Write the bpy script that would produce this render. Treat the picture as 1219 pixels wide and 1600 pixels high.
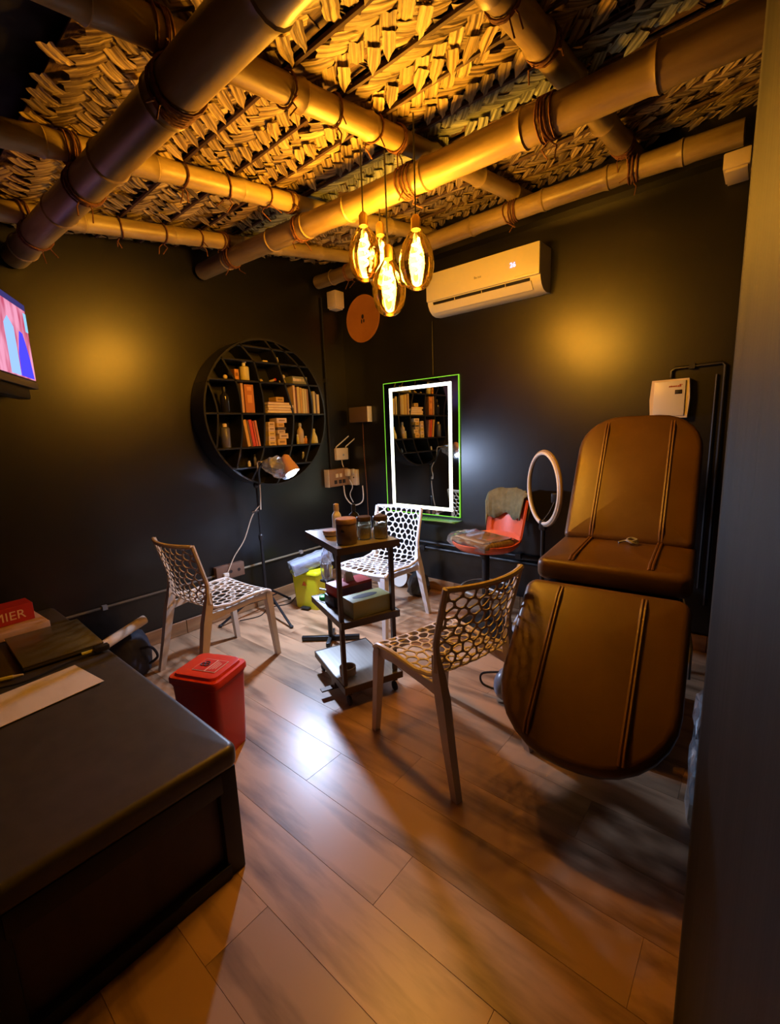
import bpy, bmesh, math, random
from mathutils import Vector, Matrix
random.seed(7)
PI = math.pi
for o in list(bpy.data.objects): bpy.data.objects.remove(o, do_unlink=True)
SC = bpy.context.scene
COL = SC.collection

# ------------------------------------------------------------------ camera, world, exposure
def make_camera():
    y, p, r = math.radians(-40.14), math.radians(-9.95), math.radians(-2.14)
    fw = Vector((math.sin(y)*math.cos(p), math.cos(y)*math.cos(p), math.sin(p)))
    rt = Vector((math.cos(y), -math.sin(y), 0)); up = rt.cross(fw)
    rt2 = math.cos(r)*rt + math.sin(r)*up; up2 = -math.sin(r)*rt + math.cos(r)*up
    cam = bpy.data.cameras.new('camera'); ob = bpy.data.objects.new('camera', cam); COL.objects.link(ob)
    m = Matrix((rt2, up2, -fw)).transposed().to_4x4(); m.translation = (0, 0, 1.4)
    ob.matrix_world = m
    cam.sensor_fit = 'HORIZONTAL'; cam.sensor_width = 36; cam.lens = 36*700/1219; cam.clip_start = .02
    SC.camera = ob
make_camera()
W = bpy.data.worlds.new('world'); SC.world = W; W.use_nodes = True
W.node_tree.nodes['Background'].inputs[0].default_value = (.02, .018, .016, 1)
SC.view_settings.view_transform = 'Standard'; SC.view_settings.look = 'None'
SC.view_settings.exposure = 0.0; SC.view_settings.gamma = 1
SC.view_settings.use_curve_mapping = False
BULB_W, BULB_C = 33.0, (1, .48, .05)
LAMP_W, LAMP_C = 40.0, (.54, .68, 1)
LED_E, LED_C = 4.0, (1, .98, .80)

# ------------------------------------------------------------------ materials
MATS = {}
def mat(name, col, rough=.5, metal=0, col2=None, ns=(8, 8, 8), nscale=1.0, lo=.35, hi=.7, bump=0, rnd=0, emis=None, estr=0,
        coat=0, spec=.5, detail=4, alpha=None, trans=0, sub=0):
    if name in MATS: return MATS[name]
    m = bpy.data.materials.new(name); m.use_nodes = True; nt = m.node_tree; b = nt.nodes['Principled BSDF']
    L = nt.links.new; N = nt.nodes.new
    b.inputs['Roughness'].default_value = rough; b.inputs['Metallic'].default_value = metal
    b.inputs['Specular IOR Level'].default_value = spec
    b.inputs['Coat Weight'].default_value = coat
    b.inputs['Transmission Weight'].default_value = trans
    c4 = lambda c: (c[0], c[1], c[2], 1)
    b.inputs['Base Color'].default_value = c4(col)
    src = None
    if col2 or bump or rnd:
        tc = N('ShaderNodeTexCoord'); mp = N('ShaderNodeMapping'); nz = N('ShaderNodeTexNoise')
        oi = N('ShaderNodeObjectInfo')
        mp.inputs['Scale'].default_value = ns; nz.inputs['Scale'].default_value = nscale; nz.inputs['Detail'].default_value = detail
        L(tc.outputs['Object'], mp.inputs['Vector'])
        if rnd:
            mul = N('ShaderNodeMath'); mul.operation = 'MULTIPLY'; mul.inputs[1].default_value = 37.0
            L(oi.outputs['Random'], mul.inputs[0]); nz.noise_dimensions = '4D'; L(mul.outputs[0], nz.inputs['W'])
        L(mp.outputs[0], nz.inputs['Vector'])
        if col2:
            rp = N('ShaderNodeValToRGB'); rp.color_ramp.elements[0].position = lo; rp.color_ramp.elements[1].position = hi
            rp.color_ramp.elements[0].color = c4(col); rp.color_ramp.elements[1].color = c4(col2)
            L(nz.outputs['Fac'], rp.inputs[0]); src = rp.outputs[0]
        if rnd:
            hs = N('ShaderNodeHueSaturation')
            mr = N('ShaderNodeMapRange'); mr.inputs['To Min'].default_value = 1-rnd; mr.inputs['To Max'].default_value = 1+rnd
            L(oi.outputs['Random'], mr.inputs['Value']); L(mr.outputs[0], hs.inputs['Value'])
            if src: L(src, hs.inputs['Color'])
            else: hs.inputs['Color'].default_value = c4(col)
            src = hs.outputs[0]
        if src: L(src, b.inputs['Base Color'])
        if bump:
            bp = N('ShaderNodeBump'); bp.inputs['Strength'].default_value = bump; bp.inputs['Distance'].default_value = .01
            L(nz.outputs['Fac'], bp.inputs['Height']); L(bp.outputs[0], b.inputs['Normal'])
    if emis:
        b.inputs['Emission Color'].default_value = c4(emis); b.inputs['Emission Strength'].default_value = estr
    MATS[name] = m; return m
def clear_mat(name, tint, amt=.12, rough=.05, body=None, bodyamt=0, gcol=(1, 1, 1)):
    """thin clear sheet: transparent tint with a gloss on it"""
    if name in MATS: return MATS[name]
    m = bpy.data.materials.new(name); m.use_nodes = True; nt = m.node_tree; N = nt.nodes.new; L = nt.links.new
    nt.nodes.clear(); out = N('ShaderNodeOutputMaterial'); tr = N('ShaderNodeBsdfTransparent'); gl = N('ShaderNodeBsdfGlossy')
    tr.inputs[0].default_value = (*tint, 1); gl.inputs['Roughness'].default_value = rough; gl.inputs[0].default_value = (*gcol, 1)
    fr = N('ShaderNodeFresnel'); fr.inputs[0].default_value = 1.4
    ad = N('ShaderNodeMath'); ad.operation = 'ADD'; ad.inputs[1].default_value = amt; ad.use_clamp = True
    mx = N('ShaderNodeMixShader'); L(fr.outputs[0], ad.inputs[0]); L(ad.outputs[0], mx.inputs[0]); L(tr.outputs[0], mx.inputs[1]); L(gl.outputs[0], mx.inputs[2])
    last = mx.outputs[0]
    if body:
        df = N('ShaderNodeBsdfDiffuse'); df.inputs[0].default_value = (*body, 1); m2 = N('ShaderNodeMixShader'); m2.inputs[0].default_value = bodyamt
        L(last, m2.inputs[1]); L(df.outputs[0], m2.inputs[2]); last = m2.outputs[0]
    L(last, out.inputs[0]); MATS[name] = m; return m
def emat(name, col, s):
    if name in MATS: return MATS[name]
    m = bpy.data.materials.new(name); m.use_nodes = True; nt = m.node_tree; nt.nodes.clear()
    out = nt.nodes.new('ShaderNodeOutputMaterial'); e = nt.nodes.new('ShaderNodeEmission')
    e.inputs[0].default_value = (*col, 1); e.inputs[1].default_value = s; nt.links.new(e.outputs[0], out.inputs[0]); MATS[name] = m; return m

M_wall = mat('black_paint', (.005, .0048, .0052), .34, col2=(.009, .0085, .008), ns=(1, 1, 1), nscale=3, bump=.10, spec=.65)
M_pillar = mat('dark_streaky_paint', (.0035, .0033, .0028), .55, col2=(.010, .0092, .0072), ns=(14, 14, .7), nscale=1, bump=.25, lo=.4, hi=.75, spec=.3)
M_void = mat('black_tarpaulin', (.006, .006, .007), .7)
M_plank = mat('oak_laminate', (.13, .066, .034), .34, col2=(.44, .265, .15), ns=(1.5, 9, 9), nscale=1.2, lo=.33, hi=.53, bump=.04, rnd=.10, detail=8, spec=.6)
M_subfloor = mat('floor_joint', (.10, .06, .036), .8)
M_skirt = mat('wood_skirting', (.20, .10, .045), .45, col2=(.36, .20, .09), ns=(2, 2, 18), nscale=1.5, bump=.05, rnd=.12)
M_bamboo = mat('bamboo', (.15, .098, .036), .40, col2=(.36, .27, .115), ns=(2.2, 14, 14), nscale=1, lo=.34, hi=.62, bump=.12, rnd=.12)
M_bamboo2 = mat('pale_bamboo', (.25, .175, .06), .42, col2=(.48, .38, .16), ns=(2.2, 14, 14), nscale=1, lo=.34, hi=.6, bump=.12, rnd=.1)
M_bend = mat('bamboo_cut_end', (.22, .15, .07), .8, col2=(.34, .24, .12), ns=(30, 30, 30))
M_rope = mat('coir_lashing', (.10, .035, .015), .85, col2=(.20, .08, .03), ns=(60, 60, 60), bump=.4)
M_straw = mat('dry_palm_leaf', (.11, .07, .025), .6, col2=(.50, .385, .16), ns=(95, 2.5, 4), nscale=1, lo=.40, hi=.57, bump=.35, rnd=.35, detail=3)
M_straw2 = mat('grey_green_palm_leaf', (.08, .085, .05), .65, col2=(.30, .33, .21), ns=(95, 2.5, 4), nscale=1, lo=.40, hi=.57, bump=.35, rnd=.3, detail=3)
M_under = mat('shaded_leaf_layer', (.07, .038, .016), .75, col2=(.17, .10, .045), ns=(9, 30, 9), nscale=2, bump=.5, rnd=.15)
M_rib = mat('leaf_midrib', (.055, .03, .018), .7, col2=(.12, .065, .035), ns=(3, 40, 40))
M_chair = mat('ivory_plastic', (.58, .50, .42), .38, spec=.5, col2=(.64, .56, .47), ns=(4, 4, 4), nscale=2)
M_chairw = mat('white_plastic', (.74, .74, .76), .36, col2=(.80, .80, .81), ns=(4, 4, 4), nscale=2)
M_leather = mat('tan_leatherette', (.095, .046, .011), .40, col2=(.125, .062, .016), ns=(3, 3, 3), nscale=2, bump=.04)
M_piping = mat('tan_piping', (.15, .066, .02), .42)
M_blkleather = mat('black_leatherette', (.040, .034, .028), .42, col2=(.052, .044, .036), ns=(5, 5, 5), nscale=3, bump=.05)
M_bedframe = mat('black_bed_frame', (.006, .005, .005), .6)
M_bedpanel = mat('dark_wood_panel', (.035, .018, .012), .55, col2=(.05, .026, .017), ns=(2, 14, 2))
M_black = mat('black_plastic', (.012, .012, .014), .4)
M_blkmetal = mat('black_metal', (.018, .018, .021), .35, metal=.4)
M_bronze = mat('brown_powder_metal', (.085, .055, .038), .42, metal=.35)
M_steel = mat('brushed_steel', (.50, .47, .42), .32, metal=.85, col2=(.60, .57, .52), ns=(2, 60, 2))
M_white = mat('white_enamel', (.68, .66, .60), .38)
M_cream = mat('cream_plastic', (.70, .60, .46), .45)
M_grey = mat('grey_plastic', (.30, .30, .31), .5)
M_red = mat('red_plastic', (.62, .035, .02), .3)
M_redlid = mat('red_lid_plastic', (.70, .05, .018), .28)
M_yellow = mat('yellow_plastic', (.60, .62, .012), .35)
M_orange = mat('coral_plastic', (.72, .13, .055), .38)
M_label = mat('printed_label', (.75, .42, .30), .5)
M_dark = mat('dark_print', (.02, .012, .012), .6)
M_paper = mat('paper', (.74, .62, .48), .7, col2=(.66, .52, .38), ns=(3, 9, 3), nscale=1.2, lo=.5, hi=.75)
M_shelf = mat('black_lacquer_board', (.012, .012, .014), .34, spec=.6)
M_shelfback = mat('black_back_board', (.006, .006, .007), .6)
M_clear = clear_mat('clear_plastic_film', (.90, .93, .96), .10, .12, (.75, .8, .85), .18)
M_glassjar = clear_mat('jar_glass', (.90, .92, .88), .06, .04, (.7, .68, .6), .06)
M_amber = clear_mat('amber_bulb_glass', (1, .86, .52), .04, .05, gcol=(1, .88, .6))
M_clear2 = clear_mat('thin_film', (.95, .95, .93), .03, .15, (.8, .8, .75), .05)
M_mirror = mat('mirror_silver', (.78, .82, .77), .02, metal=1)
M_glassedge = mat('green_edge_lit_glass', (.15, .55, .05), .15, emis=(.30, 1, .06), estr=.55)  # weak emission stands in for led light carried through the glass
M_led = emat('led_strip', LED_C, LED_E)
M_fil = emat('bulb_filament', (1, .62, .16), 60)
M_display = emat('ac_display', (.55, .45, 1), 3.0)
M_rubber = mat('dark_rubber', (.02, .02, .02), .8)
M_brass = mat('brass_socket', (.45, .30, .10), .35, metal=.9)

# ------------------------------------------------------------------ mesh helpers
class MB:
    def __init__(s): s.v = []; s.f = []
    def add(s, vs, fs, M=None):
        n = len(s.v)
        s.v += [tuple(M @ Vector(p)) for p in vs] if M is not None else [tuple(p) for p in vs]
        s.f += [tuple(i+n for i in f) for f in fs]; return s
    def box(s, c, d, M=None):
        x, y, z = c; a, b, h = d[0]/2, d[1]/2, d[2]/2
        vs = [(x+i*a, y+j*b, z+k*h) for k in (-1, 1) for j in (-1, 1) for i in (-1, 1)]
        return s.add(vs, [(0, 2, 3, 1), (4, 5, 7, 6), (0, 1, 5, 4), (2, 6, 7, 3), (0, 4, 6, 2), (1, 3, 7, 5)], M)
    def rbox(s, c, d, r=.01, seg=2, M=None):
        bm = bmesh.new(); bmesh.ops.create_cube(bm, size=1)
        for v in bm.verts: v.co = Vector((v.co.x*d[0], v.co.y*d[1], v.co.z*d[2]))
        bmesh.ops.bevel(bm, geom=bm.edges[:], offset=min(r, .49*min(d)), segments=seg, profile=.5, affect='EDGES')
        bm.verts.index_update()
        vs = [v.co + Vector(c) for v in bm.verts]; fs = [[v.index for v in f.verts] for f in bm.faces]; bm.free()
        return s.add(vs, fs, M)
    def rings(s, rings, closed=True, cap0=True, cap1=True, M=None):
        n = len(rings[0]); vs = [p for r in rings for p in r]; fs = []
        for k in range(len(rings)-1):
            for i in range(n if closed else n-1):
                j = (i+1) % n; fs.append((k*n+i, k*n+j, (k+1)*n+j, (k+1)*n+i))
        if cap0: fs.append(tuple(range(n-1, -1, -1)))
        if cap1: fs.append(tuple((len(rings)-1)*n+i for i in range(n)))
        return s.add(vs, fs, M)
    def lathe(s, prof, n=20, c=(0, 0, 0), M=None, cap0=True, cap1=True):
        return s.rings([[(c[0]+r*math.cos(2*PI*i/n), c[1]+r*math.sin(2*PI*i/n), c[2]+z) for i in range(n)] for r, z in prof], M=M, cap0=cap0, cap1=cap1)
    def tube(s, pts, r, n=8, caps=True, M=None):
        pts = [Vector(p) for p in pts]; rs = r if isinstance(r, (list, tuple)) else [r]*len(pts); rings = []; u = None
        for i, p in enumerate(pts):
            t = (pts[min(i+1, len(pts)-1)]-pts[max(i-1, 0)]).normalized()
            if u is None: u = t.orthogonal().normalized()
            u = (u - t*u.dot(t)); u = u.normalized() if u.length > 1e-6 else t.orthogonal().normalized()
            w = t.cross(u)
            rings.append([p + rs[i]*(math.cos(2*PI*k/n)*u + math.sin(2*PI*k/n)*w) for k in range(n)])
        return s.rings(rings, cap0=caps, cap1=caps, M=M)
    def torus(s, c, R, r, n=32, m=8, M=None, sx=1, sz=1):
        vs = []; fs = []
        for i in range(n):
            a = 2*PI*i/n
            for j in range(m):
                b = 2*PI*j/m; q = R + r*math.cos(b)*sx
                vs.append((c[0]+q*math.cos(a), c[1]+q*math.sin(a), c[2]+r*math.sin(b)*sz))
        for i in range(n):
            for j in range(m): fs.append((i*m+j, ((i+1) % n)*m+j, ((i+1) % n)*m+(j+1) % m, i*m+(j+1) % m))
        return s.add(vs, fs, M)
    def loft(s, pts, sizes, ax=(0, 1), M=None):
        rings = []
        for p, (a, b) in zip(pts, sizes):
            ring = []
            for i, j in ((-1, -1), (1, -1), (1, 1), (-1, 1)):
                q = [p[0], p[1], p[2]]; q[ax[0]] += i*a/2; q[ax[1]] += j*b/2; ring.append(tuple(q))
            rings.append(ring)
        return s.rings(rings, M=M)
    def ball(s, c, r, n=14, m=8, M=None):
        prof = [(max(1e-4, math.sin(PI*k/m)), -math.cos(PI*k/m)) for k in range(m+1)]
        return s.rings([[(c[0]+r[0]*q*math.cos(2*PI*i/n), c[1]+r[1]*q*math.sin(2*PI*i/n), c[2]+r[2]*z) for i in range(n)] for q, z in prof], M=M)
    def mesh(s, name, m, smooth=True, ang=35):
        me = bpy.data.meshes.new(name); me.from_pydata(s.v, [], s.f)
        bm = bmesh.new(); bm.from_mesh(me); bmesh.ops.recalc_face_normals(bm, faces=bm.faces[:]); bm.to_mesh(me); bm.free()
        me.materials.append(m)
        if smooth:
            me.polygons.foreach_set('use_smooth', [True]*len(me.polygons)); me.set_sharp_from_angle(angle=math.radians(ang))
        me.update(); return me
    def build(s, name, m, parent=None, smooth=True, ang=35, loc=None):
        o = bpy.data.objects.new(name, s.mesh(name, m, smooth, ang)); COL.objects.link(o)
        if parent: o.parent = parent
        if loc: o.location = loc
        return o
def tag(o, label=None, cat=None, group=None, kind=None):
    if label: o['label'] = label
    if cat: o['category'] = cat
    if group: o['group'] = group
    if kind: o['kind'] = kind
    return o
def thing(name, label, cat, loc=(0, 0, 0), rotz=0, group=None):
    o = bpy.data.objects.new(name, None); COL.objects.link(o); o.location = loc; o.rotation_euler = (0, 0, rotz)
    o.empty_display_size = .05
    return tag(o, label, cat, group)
def solo(mb, name, m, label, cat, group=None, **k): return tag(mb.build(name, m, **k), label, cat, group)
def place(name, mesh, parent, loc, rot=(0, 0, 0)):
    o = bpy.data.objects.new(name, mesh); COL.objects.link(o); o.parent = parent; o.location = loc; o.rotation_euler = rot; return o
def copy_tree(o, parent=None):
    c = o.copy(); COL.objects.link(c); c.parent = parent
    for ch in list(o.children): copy_tree(ch, c)
    return c
def text(name, body, size, m, parent, M, extrude=.0008, align='CENTER'):
    cu = bpy.data.curves.new(name, 'FONT'); cu.body = body; cu.size = size; cu.extrude = extrude; cu.align_x = align; cu.align_y = 'CENTER'
    to = bpy.data.objects.new(name, cu); COL.objects.link(to)
    dg = bpy.context.evaluated_depsgraph_get(); me = bpy.data.meshes.new_from_object(to.evaluated_get(dg))
    bpy.data.objects.remove(to, do_unlink=True)
    me.materials.clear(); me.materials.append(m)
    o = bpy.data.objects.new(name, me); COL.objects.link(o); o.parent = parent; o.matrix_local = M; return o
def rotM(loc, rx=0, ry=0, rz=0):
    return Matrix.Translation(loc) @ Matrix.Rotation(rz, 4, 'Z') @ Matrix.Rotation(ry, 4, 'Y') @ Matrix.Rotation(rx, 4, 'X')
FACE_NY = lambda loc: rotM(loc, rx=PI/2)                # reads from -y
FACE_PX = lambda loc: rotM(loc, rx=PI/2, rz=PI/2)       # reads from +x
def cr(pts, n=8):
    """Catmull-Rom through points"""
    P = [Vector(p) for p in pts]; out = []
    for i in range(len(P)-1):
        a, b, c, d = P[max(i-1, 0)], P[i], P[i+1], P[min(i+2, len(P)-1)]
        for k in range(n):
            t = k/n; out.append(.5*((2*b)+(c-a)*t+(2*a-5*b+4*c-d)*t*t+(3*b-a-3*c+d)*t**3))
    out.append(P[-1]); return out

# ------------------------------------------------------------------ the room
LX, BY, RX, RY = -3.2, 3.2, -.055, .95
SL = .165
def zbeam(y): return 2.25 + SL*y
def zmat(y): return 2.43 + SL*y
def structure(o): return tag(o, kind='structure')
fl = structure(MB().box((-.8, .8, -.035), (4.9, 4.9, .05)).build('floor', M_subfloor))
pm = MB().rbox((0, 0, 0), (1.1992, .1993, .01), .0006, 1).mesh('plank', M_plank)
r = 0; y = -1.6
while y < 3.2:
    x = -3.2 + [0, -.55, -.25, -.8][r % 4]
    while x < .25:
        x0, x1 = max(x, -3.2), min(x+1.2, .25)
        if x1-x0 > .05 and x0 < .2:
            o = place('plank', pm, fl, ((x0+x1)/2, min(y+.1, 3.1), -.005))
            o.scale.x = (x1-x0)/1.2
        x += 1.2
    y += .2; r += 1
wl = structure(MB().box((LX-.06, .8, 1.5), (.12, 4.9, 3.1)).build('wall_left', M_wall))
wb = structure(MB().box((-.8, BY+.06, 1.5), (4.9, .12, 3.1)).build('wall_back', M_wall))
fp = [(RX, BY), (RX, RY+.02), (RX+.004, RY+.006), (RX+.014, RY-.004), (.20, -.72), (.20, -1.6), (1.6, -1.6), (1.6, BY)]
structure(MB().rings([[(x, y, z) for x, y in fp] for z in (-.05, 3.05)]).build('wall_right', M_pillar, ang=50))
structure(MB().box((-.8, -1.66, 1.5), (4.9, .12, 3.1)).build('wall_front', M_wall))
# lintel band above the air conditioner
structure(MB().box((-1.65, 3.155, 2.86), (3.1, .09, .26)).build('trim_1', M_wall))
for nm, y0, y1, ax in (('baseboard_left', -1.6, 3.2, 1), ('baseboard_back', -3.185, -.06, 0)):
    bb = structure(MB().box((-3.195, .8, .05), (.01, 4.8, .1)).build(nm, M_subfloor) if ax == 1 else MB().box((-1.62, 3.195, .05), (3.12, .01, .1)).build(nm, M_subfloor))
    k = y0; i = 0
    while k < y1-.05:
        e = min(k+.6, y1)
        if ax == 1: MB().rbox((-3.187, (k+e)/2, .052), (.014, e-k-.003, .1), .002, 1).build('skirting_tile', M_skirt, bb)
        else: MB().rbox(((k+e)/2, 3.187, .052), (e-k-.003, .014, .1), .002, 1).build('skirting_tile', M_skirt, bb)
        k = e
cz = MB().add([(-3.3, -1.7, zmat(-1.7)+.07), (1.7, -1.7, zmat(-1.7)+.07), (1.7, 3.3, zmat(3.3)+.07), (-3.3, 3.3, zmat(3.3)+.07),
               (-3.3, -1.7, zmat(-1.7)+.12), (1.7, -1.7, zmat(-1.7)+.12), (1.7, 3.3, zmat(3.3)+.12), (-3.3, 3.3, zmat(3.3)+.12)],
              [(0, 1, 2, 3), (4, 5, 6, 7), (0, 1, 5, 4), (1, 2, 6, 5), (2, 3, 7, 6), (3, 0, 4, 7)])
structure(cz.build('ceiling', M_void, smooth=False))

# ------------------------------------------------------------------ bamboo frame
def bamboo(p0, p1, r0, r1, m, label, group, nodes=.42, seedk=0, rope_at=(), hollow=True):
    rng = random.Random(seedk); p0 = Vector(p0); p1 = Vector(p1); d = p1-p0; Ln = d.length
    rot = d.to_track_quat('X', 'Z')
    root = thing('bamboo_pole', label, 'bamboo pole', p0, 0, group); root.rotation_mode = 'QUATERNION'; root.rotation_quaternion = rot
    xs = [0]; nd = []; x = rng.uniform(.15, .35)
    while x < Ln-.05: nd.append(x); x += nodes*rng.uniform(.75, 1.25)
    st = [(0, 0)]
    for q in nd: st += [(q-.03, 0), (q-.008, .004), (q, .0075), (q+.006, .002), (q+.012, .003), (q+.05, 0)]
    st.append((Ln, 0)); n = 18; rings = []
    ph = rng.uniform(0, 6)
    for x, b in st:
        t = x/Ln; rr = r0*(1-t)+r1*t+b; dy = .008*math.sin(x*1.7+ph); dz = .006*math.sin(x*2.3+ph*2)
        rings.append([(x, dy+rr*math.cos(2*PI*i/n), dz+rr*math.sin(2*PI*i/n)) for i in range(n)])
    MB().rings(rings, cap0=False, cap1=False).build('culm', m, root, ang=50)
    for x, rr, s in ((0, r0, 1), (Ln, r1, -1)):
        dy = .008*math.sin(x*1.7+ph); dz = .006*math.sin(x*2.3+ph*2)
        MB().rings([[(x+q, dy+a*math.cos(2*PI*i/n), dz+a*math.sin(2*PI*i/n)) for i in range(n)] for q, a in ((0, rr), (0, rr*.8), (s*.05, rr*.78))], cap0=False).build('cut_end', M_bend, root, ang=20)
    for x, k in rope_at:
        t = x/Ln; rr = r0*(1-t)+r1*t+.006; mb = MB(); dy = .008*math.sin(x*1.7+ph); dz = .006*math.sin(x*2.3+ph*2)
        for j in range(k):
            pts = []; tilt = rng.uniform(-.25, .25); off = (j-(k-1)/2)*.013
            for a in range(17):
                an = 2*PI*a/16; pts.append((x+off+tilt*rr*math.cos(an)+rng.uniform(-.002, .002), dy+rr*math.cos(an), dz+rr*math.sin(an)))
            mb.tube(pts, .0042, 5, caps=False)
        for e in range(2):
            a = rng.uniform(3.6, 5.6); mb.tube([(x, dy+rr*math.cos(a), dz+rr*math.sin(a)), (x+rng.uniform(-.03, .03), dy+(rr+.02)*math.cos(a), dz+(rr+.02)*math.sin(a)), (x+rng.uniform(-.05, .05), dy+(rr+.03)*math.cos(a), dz+(rr+.06)*math.sin(a))], .003, 4)
        mb.build('rope_lashing', M_rope, root)
    return root
PX4 = [-2.77, -2.08, -1.33, -.66]
bamboo((-3.16, .73, 2.40), (.85, .73, 2.30), .062, .066, M_bamboo, 'thick grey bamboo beam nearest the camera crossing the upper left corner', 'bamboo cross beams', .5, 1, [(.40, 2), (1.08, 3), (1.83, 6)])
bamboo((-3.16, 1.80, 2.565), (-.07, 1.79, 2.475), .054, .064, M_bamboo, 'long bamboo beam across the middle of the ceiling that carries the pendant lamps', 'bamboo cross beams', .4, 2, [(.40, 3), (1.08, 3), (1.83, 5), (2.46, 5)])
bamboo((-3.16, 2.87, 2.73), (-.20, 2.87, 2.71), .055, .055, M_bamboo, 'bamboo beam along the top of the wall above the air conditioner', 'bamboo cross beams', .45, 3, [(.38, 3), (1.08, 3), (1.83, 5), (2.5, 4)])
LBL = ['pale thin bamboo purlin running close along the shelf wall', 'yellow bamboo purlin tied between the two nearest beams, second from the shelf wall',
       'bamboo purlin running up to the pendant lamp junction, third from the shelf wall', 'short stretch of bamboo purlin near the right wall at the top of the ceiling']
for i, x in enumerate(PX4):
    y0, y1 = -.9, 3.14
    bamboo((x, y0, zbeam(y0)+.115), (x-.03 if i == 3 else x, y1, zbeam(y1)+.105), .046, .044 if i < 3 else .05, M_bamboo2 if i < 2 else M_bamboo, LBL[i], 'bamboo purlins', .4, 10+i,
           [(2.05, 1), (2.28, 1), (2.5, 1), (2.66, 3), (1.62, 4)] if i < 3 else [(2.3, 2), (2.6, 3), (3.72, 5)])
# bearer blocks under the wall beam
for (x0, x1, yc, dy, zc, lab) in ((-.285, -.175, 3.10, .19, 2.665, 'small wooden bearer block under the right end of the wall bamboo'), (-3.16, -3.05, 3.03, .11, 2.60, 'small wooden bearer block under the left end of the wall bamboo')):
    t = thing('bearer_block', lab, 'block', ((x0+x1)/2, yc, zc), 0, 'bearer blocks'); h = .075 if x0 > -1 else .14
    MB().rbox((0, 0, 0), (x1-x0, dy, h), .006).build('block', M_cream, t); MB().rbox((0, .0, -h/2-.006), (x1-x0-.02, dy-.02, .012), .003).build('lip', M_cream, t)

# ------------------------------------------------------------------ woven palm leaf mats
def strip_mesh(k, ln, w, tip=False):
    rng = random.Random(100+k); nx, ny = 4, 6; vs = []; fs = []
    fold = rng.uniform(.15, .45)
    for j in range(ny+1):
        t = j/ny; yy = (t-.5)*ln
        arch = -.0055*math.sin(PI*t) if not tip else -.004-.012*t
        ww = w*(1-.06*rng.random()); e = .004*rng.uniform(-1, 1)
        if tip: ww = w*min(1, max(.02, (1-t)*2.1))
        for i in range(nx+1):
            s = i/nx-.5; vs.append((s*ww+e, yy+(.006*math.cos(s*7) if not tip else 0), arch + (.0035 if i % 2 else -.0035)*fold*(ww/w)))
    for j in range(ny):
        for i in range(nx): a = j*(nx+1)+i; fs.append((a, a+1, a+nx+2, a+nx+1))
    return MB().add(vs, fs)
Wd = .052
S_a = [strip_mesh(k, 2.1*Wd, Wd*1.0).mesh('leaf_strip', M_straw, smooth=False) for k in range(5)]
S_t = [strip_mesh(k+20, .125, Wd*.82, True).mesh('leaf_tip', M_straw, smooth=False) for k in range(4)]
G_a = [strip_mesh(k+40, 2.1*Wd, Wd*1.0).mesh('leaf_strip', M_straw2, smooth=False) for k in range(3)]
G_t = [strip_mesh(k+60, .125, Wd*.82, True).mesh('leaf_tip', M_straw2, smooth=False) for k in range(3)]
av = Vector((-.64, .768)); bv = Vector((.768, .64)); ang_a = math.atan2(av.y, av.x)-PI/2; ang_b = math.atan2(bv.y, bv.x)-PI/2
tilt = math.atan(SL)
rows = [.56, .90, 1.15, 1.40, 1.63, 1.87, 2.12, 2.37, 2.62, 2.88, 3.15]
RL = ['ragged woven palm mat in front of the nearest bamboo beam, first row', 'woven palm mat just behind the nearest bamboo beam', 'woven palm mat in the third row from the camera',
      'bright woven palm mat in the fourth row, left of the pendant cords', 'woven palm mat just in front of the middle bamboo beam', 'grey-green woven palm mat just above the middle bamboo beam',
      'woven palm mat in the seventh row from the camera, just behind the middle bamboo beam', 'woven palm mat in the eighth row from the camera', 'woven palm mat in the ninth row, above the air conditioner', 'last woven palm mat against the lintel over the back wall']
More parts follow.
